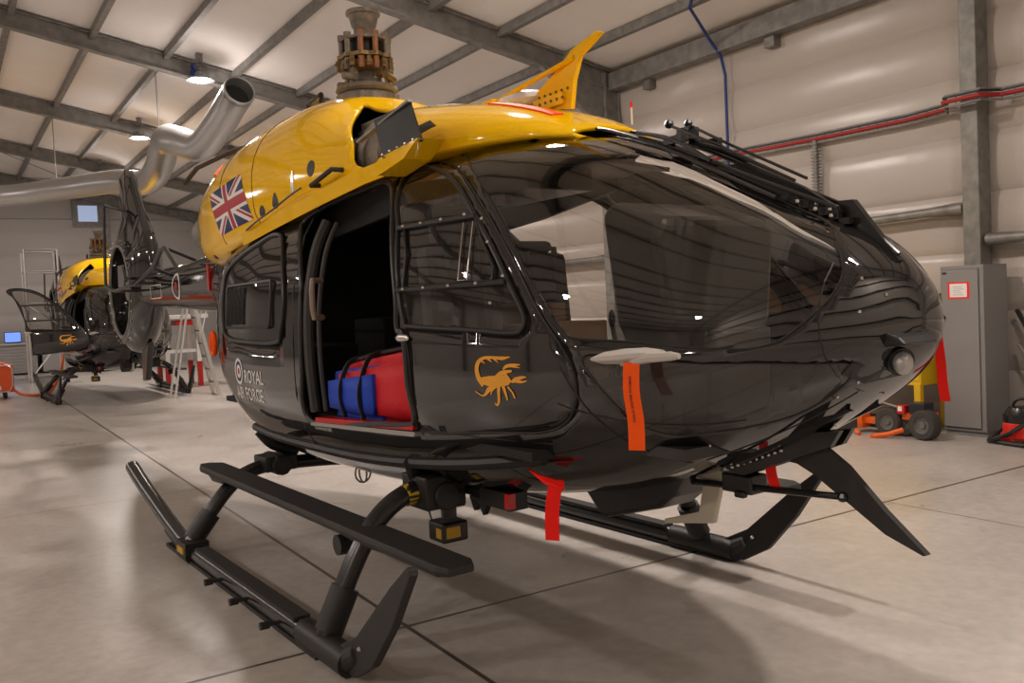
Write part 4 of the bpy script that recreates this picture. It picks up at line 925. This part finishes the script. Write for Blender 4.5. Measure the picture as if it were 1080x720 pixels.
b = MB(); b.tube([S(ST, x, 3.28, -.03) for x in (2.75, 3.0, 3.25, 3.5, 3.65)], .02, 6); b.box((2.9, -.5, .98), (3.3, .5, 1.02)); b.box((2.7, -.45, 1.02), (2.8, -.40, 1.16)); b.build('nose_structure', GREYIN, H)
b = MB()
for y in (-.50, -.32, .32, .50): b.box((3.05, y-.045, 1.06), (3.07, y+.045, 1.15)); b.cyl((3.06, y, 1.02), (3.06, y, 1.10), .01, 6)
b.build('rudder_pedal', SILV, H)
for y in (-.42, .42):
    s_ = tag(empty('pilot_seat', parent=H))
    if y > 0: s_.location.x = -.50
    b = MB(); b.box((1.80, y-.21, 1.14), (2.26, y+.21, 1.24)); b.build('seat_cushion', SEATM, s_, bevel=.03)
    b = MB(); b.prism([(1.72, 1.20), (1.84, 1.20), (1.78, 1.85), (1.66, 1.85)], y-.21, y+.21); b.build('backrest', SEATM, s_, bevel=.04)
    b = MB(); b.prism([(1.66, 1.86), (1.76, 1.86), (1.74, 2.06), (1.65, 2.05)] if y < 0 else [(1.66, 1.85), (1.76, 1.85), (1.75, 1.92), (1.66, 1.92)], y-.13, y+.13); b.build('headrest', SEATM, s_, bevel=.03)
    MB().box((1.8, y-.19, .94), (2.2, y-.15, 1.14)).build('seat_frame', GREYIN, s_); MB().box((1.8, y+.15, .94), (2.2, y+.19, 1.14)).build('seat_frame', GREYIN, s_)
    b = MB(); b.tube(spline([(1.79, y-.1, 1.88), (1.84, y-.09, 1.6), (1.90, y-.05, 1.30)], 4), .02, 6, ell=(.25, 1.2)); b.tube(spline([(1.79, y+.1, 1.88), (1.84, y+.09, 1.6), (1.90, y+.05, 1.30)], 4), .02, 6, ell=(.25, 1.2)); b.build('harness', MATTE, s_)
    b = MB(); b.tube(spline([(2.42, y, .95), (2.44, y, 1.2), (2.40, y, 1.42)], 4), .014, 6); b.ball((2.40, y, 1.45), (.02, .02, .05), 8); b.build('control_stick', MATTE, s_)
b = MB(); b.tube(spline([(1.10, .30, 1.0), (1.10, .30, 1.62), (1.12, .16, 1.80), (1.10, -.05, 1.84)], 5), .05, 8); b.build('seat_rail_frame', DARKIN, H, smooth=True)
b = MB(); b.box((1.06, .30, 1.50), (1.10, .34, 1.74)); b.build('orange_lever', DARKIN, H) ; MB().box((1.05, .28, 1.72), (1.11, .36, 1.76)).build('lever_cap', mat('lever_red', (.7, .06, .02), .5), H)
b = MB(); b.box((.35, .15, .94), (.85, .70, 1.35)); b.box((-.2, -.1, .94), (.25, .65, 1.5)); b.box((-.4, -.7, .94), (.3, -.3, 1.35)); b.build('cabin_stowage', DARKIN, H, bevel=.02)

# ---------------------------------------------------------------- second helicopter: copies of every part, its cockpit door swung open
LBL2 = 'smaller-looking helicopter far behind on the left, its cockpit door with gold scorpion swung open'
def copy_tree(o, parent):
    c = o.copy(); COL.objects.link(c); c.parent = parent
    for ch in list(o.children):
        if not ch.name.startswith('rivet'): copy_tree(ch, c)
    return c
skip = {'pitot_probe_x'}
H2 = tag(empty('helicopter', (-21.25, 3.04, 0), math.radians(.8)), LBL2, 'helicopter')
for ch in list(H.children):
    if ch.name.startswith('rivet'): continue
    c = copy_tree(ch, H2)
    if ch == DOORS['s']:
        hx, hy = 2.97, -.74; a = math.radians(60); R_ = Matrix.Rotation(a, 4, 'Z'); T_ = Matrix.Translation((hx, hy, 0)); c.matrix_basis = T_ @ R_ @ T_.inverted()

# ---------------------------------------------------------------- loose things on the helicopter
def hp(x, y, z):
    c, s = math.cos(YAW), math.sin(YAW); return Vector((H.location.x+x*c-y*s, H.location.y+x*s+y*c, z))
def streamer(pts, w_, m, name='warning_streamer', dirv=(1, 0, 0), writing=True, knot=None):
    P = spline([hp(*p) for p in pts], 6); d = Vector(dirv); b = MB(); vs = []
    for i, p in enumerate(P):
        n_ = d.cross(Vector((0, 0, 1))).normalized()
        for a, t in ((-1, -1), (1, -1), (1, 1), (-1, 1)): vs.append(p+d*a*w_/2+n_*t*.0015)
    k = len(P); b.add(vs, [(4*i+j, 4*i+(j+1) % 4, 4*i+4+(j+1) % 4, 4*i+4+j) for i in range(k-1) for j in range(4)]+[(3, 2, 1, 0), (4*k-4, 4*k-3, 4*k-2, 4*k-1)])
    return b, P
dcam = Vector((math.cos(math.radians(35)), math.sin(math.radians(35)), 0))
b, P = streamer([(3.30, -.735, 1.345), (3.305, -.745, 1.25), (3.315, -.74, 1.15), (3.32, -.745, 1.055)], .055, ORANGE, dirv=dcam)
t = tag(b.build('warning_streamer', ORANGE), 'long orange streamer hanging from the pale pitot cover on the nose side', 'streamer')
n_ = dcam.cross(Vector((0, 0, 1))).normalized()
def along(u, v):
    f = 3.2+min(max(u/.135, 0), 1)*9; a = int(f); return P[a]+(P[a+1]-P[a])*(f-a)+n_*.0035+dcam*(v-.003)
text_part('REMOVE BEFORE FLIGHT', .0125, lambda u, v: along(u, -v+.004), 'printing', MATTE, t)
b, P = streamer([(2.69, -.60, .85), (2.675, -.61, .78), (2.66, -.61, .70), (2.655, -.61, .60)], .06, RED, dirv=dcam)
t = tag(b.build('warning_streamer', RED), 'red streamer with a folded flap hanging below the nose beside the belly', 'streamer')
b = MB(); q = [hp(2.56, -.64, .885), hp(2.66, -.66, .875), hp(2.76, -.62, .855), hp(2.74, -.60, .82), hp(2.66, -.63, .835)]; nn = Vector((0, 0, .004)); off = [v+Vector((.0, -.012, .0)) for v in q]
b.add(q+off, [(0,1,2,3,4), (9,8,7,6,5)]+[(i, (i+1) % 5, (i+1) % 5+5, i+5) for i in range(5)]); b.build('folded_flap', RED, t)
b, P = streamer([(3.255, .0, .93), (3.26, 0, .86), (3.28, 0, .80)], .04, RED, dirv=dcam)
tag(b.build('warning_streamer', RED), 'short red streamer behind the lower wire cutter rod', 'streamer')
b, P = streamer([(3.70, .41, 1.39), (3.71, .415, 1.28), (3.715, .415, 1.20), (3.725, .415, 1.125)], .034, RED, dirv=dcam)
tag(b.build('warning_streamer', RED), 'red streamer hanging on the far side of the nose against the grey locker', 'streamer')
b = MB(); b.prism([(1.70, 2.545), (1.90, 2.525), (1.93, 2.50), (1.75, 2.53)], -.20, -.10) if 0 else None
vs = []
for i in range(9):
    x = 1.78+.06*i; 
    for y in (-.20, -.13): vs.append(hp(*S(CW, x, math.acos(max(-1, y/interp(CW, x)[3])) , .008)))
b = MB(); b.add(vs, [(2*i, 2*i+1, 2*i+3, 2*i+2) for i in range(8)]); o = b.build('intake_streamer', ORANGE); o.modifiers.new('s', 'SOLIDIFY').thickness = .01
tag(o, 'orange and red streamer lying on the yellow roof beside the upper wire cutter', 'streamer')
vs = []
for i in range(8):
    x = -1.35-.09*i; th = 2.62-.13*i*.9
    for d in (-.03-.004*i*3, .03+.004*i*3): vs.append(hp(*S(CW, x+d, th, .012)))
b = MB(); b.add(vs, [(2*i, 2*i+1, 2*i+3, 2*i+2) for i in range(7)]); o = b.build('exhaust_cover_strap', ORANGE); o.modifiers.new('s', 'SOLIDIFY').thickness = .012
tag(o, 'orange strap folded over the rear end of the yellow engine cowling above the flag', 'strap')
# orange tie-down loop on the rear corner of the body
b = MB(); c0_ = Vector((-.93, -.84, 1.37)); b.tube([hp(c0_.x+.045*math.cos(a), c0_.y-.01, c0_.z+.075*math.sin(a)) for a in [2*PI*i/16 for i in range(16)]], .018, 8, closed=True); b.tube([hp(c0_.x+.02, c0_.y-.02, c0_.z+.06), hp(c0_.x+.06, c0_.y-.02, c0_.z-.05)], .014, 6)
tag(b.build('orange_plug', ORANGE, smooth=True), 'orange looped cover hanging at the rear edge of the open-door helicopter', 'cover')
# bag and boxes in the doorway
bag = tag(empty('kit_bag', hp(0, 0, 0), YAW), 'blue and red medical bag with black straps lying in the open helicopter doorway', 'bag')
def softbox(x0, x1, y0, y1, z0, z1, name, m, parent, sl=.0, seed=1):
    bm = bmesh.new(); bmesh.ops.create_cube(bm, size=1)
    for v in bm.verts:
        v.co = Vector((x0+(v.co.x+.5)*(x1-x0), y0+(v.co.y+.5)*(y1-y0), z0+(v.co.z+.5)*(z1-z0)*(1+(sl*(v.co.x+.5)) )))
    bmesh.ops.bevel(bm, geom=bm.edges[:], offset=.045, segments=2, affect='EDGES'); bmesh.ops.subdivide_edges(bm, edges=bm.edges[:], cuts=2, use_grid_fill=True)
    r = random.Random(seed)
    for v in bm.verts: v.co += Vector((r.uniform(-1, 1), r.uniform(-1, 1), r.uniform(-1, 1)))*.004
    me = bpy.data.meshes.new(name); bm.to_mesh(me); bm.free(); me.materials.append(m); me.polygons.foreach_set('use_smooth', [True]*len(me.polygons))
    o = bpy.data.objects.new(name, me); COL.objects.link(o); o.parent = parent; return o
softbox(.96, 1.98, -.765, -.25, .988, 1.26, 'bag_body', BAGR, bag, .45)
softbox(.88, 1.50, -.79, -.60, .988, 1.225, 'side_pocket', BAGB, bag, .25, 3)
b = MB()
for x in (1.10, 1.33): b.tube(spline([(x+.03, -.792, 1.0), (x, -.80, 1.10), (x+.01, -.79, 1.20), (x+.04, -.74, 1.285+(x-1)*.12), (x+.08, -.6, 1.30+(x-1)*.12)], 4), .012, 6, ell=(.6, 1.2))
b.build('strap', MATTE, bag, smooth=True)
b = MB(); b.tube(spline([(1.06, -.72, 1.28), (1.3, -.70, 1.325), (1.6, -.66, 1.365), (1.85, -.62, 1.39)], 5), .012, 6); b.build('carry_handle', MATTE, bag)
for (x0, x1, y0, y1, z0, z1, lab) in ((1.25, 1.60, -.1, .35, .945, 1.55, 'tall brown carton standing behind the bag inside the helicopter cabin'), (1.66, 2.0, -.2, .3, .945, 1.45, 'wide brown carton behind the bag, nearest the cockpit')):
    bx = tag(empty('cardboard_box', hp(0, 0, 0), YAW), lab, 'box', 'boxes in the cabin'); b = MB(); b.box((x0, y0, z0), (x1, y1, z1)); b.build('carton', CARD, bx, bevel=.006); b = MB(); b.box((x0, y0-.002, (z0+z1)/2+.1), (x1, y0, (z0+z1)/2+.14)); b.build('tape', mat('tape', (.3, .2, .1), .4) if x0 < 1.3 else bpy.data.materials['tape'], bx)

# ------------------------------------------------------------------ things around the hangar
# exhaust extraction duct hanging from the roof
dp = [(-26.0, -2.5, 4.55), (-25.0, -.6, 4.68), (-24.0, 1.39, 4.6), (-22.5, 2.6, 4.62), (-20.5, 3.35, 4.52), (-19.0, 3.62, 4.30), (-17.6, 3.62, 4.36), (-16.7, 3.60, 4.72), (-16.1, 3.64, 4.62), (-15.6, 3.90, 4.45), (-15.1, 4.1, 4.72), (-14.75, 4.24, 5.02), (-14.4, 4.28, 5.16)]
t = tag(empty('exhaust_duct'), 'bulky grey metal exhaust duct curving up in an S under the roof at upper left', 'duct')
sp_ = spline(dp, 7); b = MB(); b.tube(sp_, .25, 28, cap=False); o = b.build('duct_pipe', DUCTM, t, smooth=True); md = o.modifiers.new('t', 'SOLIDIFY'); md.thickness = .02
o.data.materials.append(DARKIN); md.material_offset = 0
e1, e0 = sp_[-1], sp_[-3]; dd = (e1-e0).normalized(); b = MB(); b.tube([e1-dd*.12, e1-dd*.08], .262, 28, cap=False); b.build('end_collar', DUCTM, t, smooth=True); MB().cyl(e1-dd*.25, e1-dd*.24, .235, 28).build('dark_opening_disc', MATTE, t)  # black disc inside the mouth stands in for the shade of the opening
for i in (20, 44): p = sp_[i]; MB().cyl(p+Vector((0, 0, .24)), (p.x, p.y, zroof(p.y)-.08), .01, 6).build('hanger_rod', STEELD, t)
# locker
t = tag(empty('locker', (-5.11, 8.86, 0)), 'tall grey metal locker with a red-bordered notice on its door by the wall', 'locker')
b = MB(); b.box((-.225, -.20, .05), (.225, .22, 1.72)); b.box((-.215, -.18, 0), (.215, .2, .05)); b.build('cabinet', LOCKD, t, bevel=.004)
d = MB().box((-.205, -.222, .09), (.175, -.20, 1.68)).build('door', LOCK, t, bevel=.003)
b = MB(); b.box((-.20, -.204, 1.685), (.22, -.2, 1.715)); b.box((.18, -.206, .06), (.222, -.2, 1.68)); b.build('door_frame', LOCK, t)
b = MB(); b.ball((-.185, -.235, 1.2), (.014, .014, .028), 10); b.cyl((-.185, -.20, 1.2), (-.185, -.235, 1.2), .018, 12); b.build('handle', MATTE, d, smooth=True)
b = MB(); b.box((-.135, -.2245, 1.39), (.085, -.222, 1.555)); b.build('notice_border', RED, d); b = MB(); b.box((-.115, -.2265, 1.405), (.065, -.2245, 1.54)); nt_ = b.build('notice_paper', mat('paper', (.78, .76, .74), .6), d)
b = MB()
for i in range(5): b.box((-.08+.01*(i % 2), -.2275, 1.425+.02*i), (.03-.015*(i % 3), -.2265, 1.430+.02*i))
b.build('notice_print', mat('print_grey', (.35, .33, .33), .7), d)
b = MB(); b.ball((-.17, -.222, 1.65), (.028, .006, .012), 10); b.build('badge', MATTE, t); 
# yellow cabinet on legs
t = tag(empty('tool_cabinet', (-6.05, 8.72, 0)), 'yellow steel cabinet on legs between the helicopter nose and the grey locker', 'cabinet')
b = MB(); b.box((-.95, -.22, .50), (.57, .28, 1.45)); b.build('body', YELT, t, bevel=.01)
b = MB()
for i in range(4): b.box((-.93, -.228, .55+.21*i), (.55, -.22, .735+.21*i))
b.build('drawer', YELT, t, bevel=.004)
for x, y in ((-.91, -.2), (.53, -.2), (-.91, .26), (.53, .26)): MB().box((x-.035, y-.03, 0), (x+.035, y+.03, .52)).build('leg', YELT, t)
MB().box((-.88, -.15, .05), (.5, .25, .09)).build('shelf', DARKIN, t)
# towing machine
t = tag(empty('aircraft_tug', (-5.68, 8.25, 0)), 'orange powered tug with fat black tyres standing under the yellow cabinet', 'tug')
def wheel(c, r, w_, parent, axis='y'):
    b = MB(); b.lathe([(r*.5, -w_*.05), (r*.57, -w_*.5), (r*.9, -w_/2), (r, -w_*.33), (r*1.0, -w_*.12), (r*.97, 0), (r*1.0, w_*.12), (r, w_*.33), (r*.9, w_/2), (r*.57, w_*.5), (r*.5, w_*.05)], c, axis, 28); o = b.build('wheel', TYRE, parent, smooth=True)
    b = MB(); b.lathe([(.001, -w_*.40), (r*.2, -w_*.42), (r*.25, -w_*.30), (r*.5, -w_*.32), (r*.56, -w_*.5), (r*.56, w_*.5), (.001, w_*.5)], c, axis, 20); b.build('rim', STEEL, o, smooth=True); return o
wheel((.42, -.04, .15), .15, .15, t); wheel((.0, .0, .145), .145, .13, t); wheel((.14, .05, .145), .145, .10, t)
b = MB(); b.box((.15, -.02, .18), (.42, .2, .25)); b.box((-.35, .0, .10), (.0, .14, .16)); b.box((-.45, -.05, .05), (-.3, .1, .2)); b.tube([(.22, -.10, .09), (.1, -.18, .04), (-.02, -.25, .02)], .028, 8); b.tube([(-.35, -.08, .13), (-.33, -.15, .05), (-.22, -.2, .02)], .024, 8); b.cyl((-.03, -.25, 0), (-.03, -.25, .035), .03, 10)
b.build('frame', ORTOOL, t, bevel=.006)
b = MB(); b.box((.24, -.04, .25), (.42, .12, .36)); b.build('battery', mat('battery_black', (.012, .015, .02), .35), t, bevel=.008); MB().box((.12, -.06, .24), (.21, .03, .33)).build('control_box', REDP, t, bevel=.006); MB().box((.135, -.063, .27), (.18, -.06, .32)).build('sticker', WHITE, t)
b = MB(); b.tube([(.1, .0, .3), (-.2, -.05, .38)], .01, 6); b.build('tow_bar', ALU, t)
# vacuum cleaner
t = tag(empty('vacuum_cleaner', (-4.52, 8.62, 0)), 'red and black drum vacuum cleaner on the floor beside the grey locker', 'vacuum cleaner')
b = MB(); b.lathe([(.001, .04), (.15, .04), (.17, .06), (.17, .19), (.165, .20), (.001, .20)], n=28); b.build('tub', REDP if 0 else mat('vacuum_red', (.7, .02, .008), .3), t, smooth=True)
b = MB(); b.lathe([(.168, .20), (.168, .27), (.15, .285), (.12, .34), (.05, .35), (.001, .35)], n=28); b.build('lid', SATIN, t, smooth=True)
b = MB(); b.tube(arc((0, .33), .09, 0, PI, 10, 'xz', 0), .014, 8); b.build('handle', SATIN, t, smooth=True)
b = MB(); 
for s in (-1, 1): b.cyl((-.05, s*.17-.0, .07), (-.05, s*.20, .07), .065, 18)
b.build('wheel', bpy.data.materials['vacuum_red'], t, smooth=True)
b = MB(); b.tube(spline([(.12, -.05, .25), (.0, -.22, .12), (-.2, -.22, .03), (-.27, .0, .028), (-.26, .18, .10), (-.16, .2, .20)], 6), .022, 8); b.tube(spline([(-.2, -.20, .025), (.1, -.28, .025), (.4, -.25, .025), (.7, -.1, .025)], 5), .022, 8); b.build('hose', RUBBER, t, smooth=True)
t = tag(empty('cleaning_wand', (-4.45, 9.05, 0)), 'black hose and silver wand leaning on the wall right of the grey locker', 'wand')
b = MB(); b.tube(spline([(-.38, .10, 1.25), (-.25, .05, 1.05), (-.05, -.05, .75), (.2, -.15, .45)], 5), .022, 8); b.build('hose', RUBBER, t, smooth=True)
MB().cyl((-.36, .08, .90), (.05, -.1, .42), .016, 8).build('tube', ALU, t, smooth=True)
t = tag(MB().box((-4.62, 9.05, .42), (-3.9, 9.23, .60)).build('wall_box', DARKIN, bevel=.01), 'dark wall box behind the vacuum wand at the right edge', 'box')
# mobile steps, bench, cart, platform, ladder at the far left
t = tag(empty('mobile_gantry', (-28, 2.2, 0)), 'tall thin silver tubular gantry standing behind the far helicopter door', 'gantry')
yA, yB = -.18, .62
for y in (yA, yB):
    for x in (0, .9): MB().cyl((x, y, 0), (x, y, 3.6), .03, 8).build('upright', ALU, t, smooth=True)
for z in (.12, 2.15, 3.0, 3.58):
    b = MB()
    for x in (0, .9): b.cyl((x, yA, z), (x, yB, z), .022, 8)
    for y in (yA, yB): b.cyl((0, y, z), (.9, y, z), .022, 8)
    b.build('rail', ALU, t, smooth=True)
b = MB(); b.cyl((.9, yA, .15), (.9, yB, 1.2), .022, 8); b.cyl((.9, yA, 2.1), (.9, yB, 1.5), .022, 8); b.box((0, yA, 1.28), (.9, yB, 1.31)); b.build('brace', ALU, t)
t = tag(empty('workbench', (-32.7, 2.6, 0)), 'long grey bench with slatted drawers against the far end wall', 'workbench')
MB().box((-.6, -6, .96), (.4, 2.6, 1.02)).build('worktop', mat('bench_top', (.42, .40, .37), .5), t, bevel=.01)
for i, y in enumerate((-5.9, -4.4, -2.9, -1.4, .15, 1.5)):
    w_ = 1.4 if i < 4 else 1.25 if i == 4 else 1.0
    c = MB().box((-.55, y, .06), (.33, y+w_, .96)).build('drawer_unit', mat('bench_grey', (.30, .29, .28), .5) if i == 0 else bpy.data.materials['bench_grey'], t)
    b = MB()
    for j in range(8): b.box((.33, y+.04, .12+.10*j), (.345, y+w_-.04, .195+.10*j))
    b.build('drawer', bpy.data.materials['bench_grey'], c, bevel=.004)
t = tag(empty('laptop', (-32.6, 1.97, 1.02)), 'laptop with glowing blue screen on the far bench', 'laptop')
MB().box((-.12, -.2, 0), (.15, .2, .02)).build('keyboard_base', MATTE, t); o = MB().box((-.16, -.24, .02), (-.13, .24, .36)).build('screen_bezel', MATTE, t); MB().box((-.13, -.22, .04), (-.127, .22, .34)).build('screen', SCREEN, o)
t = tag(empty('tool_case', (-32.6, 2.75, 1.02)), 'black tool case beside the laptop on the far bench', 'case'); MB().box((-.2, -.33, 0), (.2, .33, .34)).build('shell', MATTE, t, bevel=.02); b = MB(); b.tube([(0, -.12, .34), (0, -.1, .40), (0, .1, .40), (0, .12, .34)], .015, 6); b.build('handle', RUBBER, t)
t = tag(empty('power_cart', (-22.5, .75, 0)), 'orange wheeled ground power cart at the left edge of the floor', 'cart')
b = MB(); b.prism([(-.9, .14), (.55, .14), (.55, .72), (.3, .8), (-.9, .8)], -.35, .35, 'yz') ; b.build('body', mat('cart_orange', (.78, .10, .015), .4), t, bevel=.02)
b = MB(); b.tube([(.37, -.8, .16), (.37, .45, .16), (.37, .52, .3), (.37, .52, .66), (.37, .44, .72), (.37, -.8, .72)], .018, 6); b.build('frame', ALU, t, smooth=True)
for x, y in ((.2, .38), (.2, -.6), (-.25, .38), (-.25, -.6)): wheel((x, y, .1), .1, .06, t)
b = MB(); b.box((.352, .05, .20), (.36, .3, .28)); b.box((.352, .0, .50), (.36, .12, .58)); b.build('placard', WHITE, t)
t = tag(MB().tube(spline([(-22.3, 1.1, .5), (-22.2, 1.35, .12), (-22.1, 1.7, .03), (-22.4, 2.0, .05), (-22.9, 2.3, .5), (-23.2, 2.45, 1.2), (-23.4, 2.5, 1.6)], 6), .03, 8).build('supply_hose', ORTOOL, smooth=True), 'orange hose looping from the orange cart up to the far helicopter', 'hose')
t = tag(empty('work_platform', (-21.9, 4.85, 0)), 'maintenance platform with red and white legs under the tail boom', 'platform')
b = MB(); b.box((-.3, -.75, 1.55), (.9, .35, 1.64)); b.build('deck', WHITE, t, bevel=.01); MB().box((-.1, -.35, 1.40), (.8, .1, 1.52)).build('under_box', REDP, t, bevel=.02)
for x, y in ((.7, .15), (-.2, .15), (.7, -.55), (-.2, -.55)):
    l = MB().box((x-.045, y-.05, .55), (x+.045, y+.05, 1.56)).build('leg', WHITE, t); MB().box((x-.047, y-.052, 0), (x+.047, y+.052, .56)).build('leg_sleeve', REDP, l)
MB().box((-.2, -.55, .78), (.7, .15, .84)).build('shelf', WHITE, t)
t = tag(empty('stepladder', (-18.35, 4.62, 0)), 'aluminium stepladder open beside the tail boom', 'ladder')
lt, lb = (0, -.36, 2.05), (0, .0, 0)
for x in (-.22, .22):
    MB().bar((x*.8, -.42, 2.05), (x, .0, 0), .03, .07, (0, 1, 0)).build('stile', ALU, t); MB().bar((x*.8, -.45, 2.05), (x, -.85, 0), .03, .04, (0, 1, 0)).build('rear_leg', ALU, t)
for i in range(7): z = .25+.26*i; f = z/2.05; MB().box((-.2, -.42*f-.045, z), (.2, -.42*f+.045, z+.025)).build('rung', ALU, t)
for s in (-1, 1): MB().tube([(s*.2, -.40, 2.0), (s*.2, -.20, 2.6), (s*.2, -.05, 2.1), (s*.2, -.25, 1.3)], .015, 6).build('hand_rail', ALU, t)
# blue straps on the frame haunches
for (x, y, z, lab) in ((-10.94, 8.96, 3.95, 'blue ratchet strap wrapped on the grey steel column behind the yellow wire cutter'),):
    b = MB(); b.tube(spline([(x, y, z+.3), (x+.02, y+.05, z+.1), (x, y-.02, z-.05), (x+.03, y+.03, z-.3)], 5), .035, 8); b.box((x-.05, y-.06, z-.02), (x+.07, y+.06, z+.1)); tag(b.build('ratchet_strap', mat('strap_blue', (.01, .03, .25), .6)), lab, 'strap')
b = MB(); b.tube([(-16.36, 4.05, zroof(4.1)-.1), (-16.37, 4.1, zroof(4.1)-.34), (-16.45, 4.2, zroof(4.2)-.35), (-16.54, 4.2, zroof(4.2)-.1)], .035, 6); b.box((-16.40, 4.02, zroof(4.3)-.3), (-16.32, 4.16, zroof(4.3)-.16)); tag(b.build('ratchet_strap', bpy.data.materials['strap_blue']), 'blue strap bundle on the roof beam above the nearest lamp', 'strap')
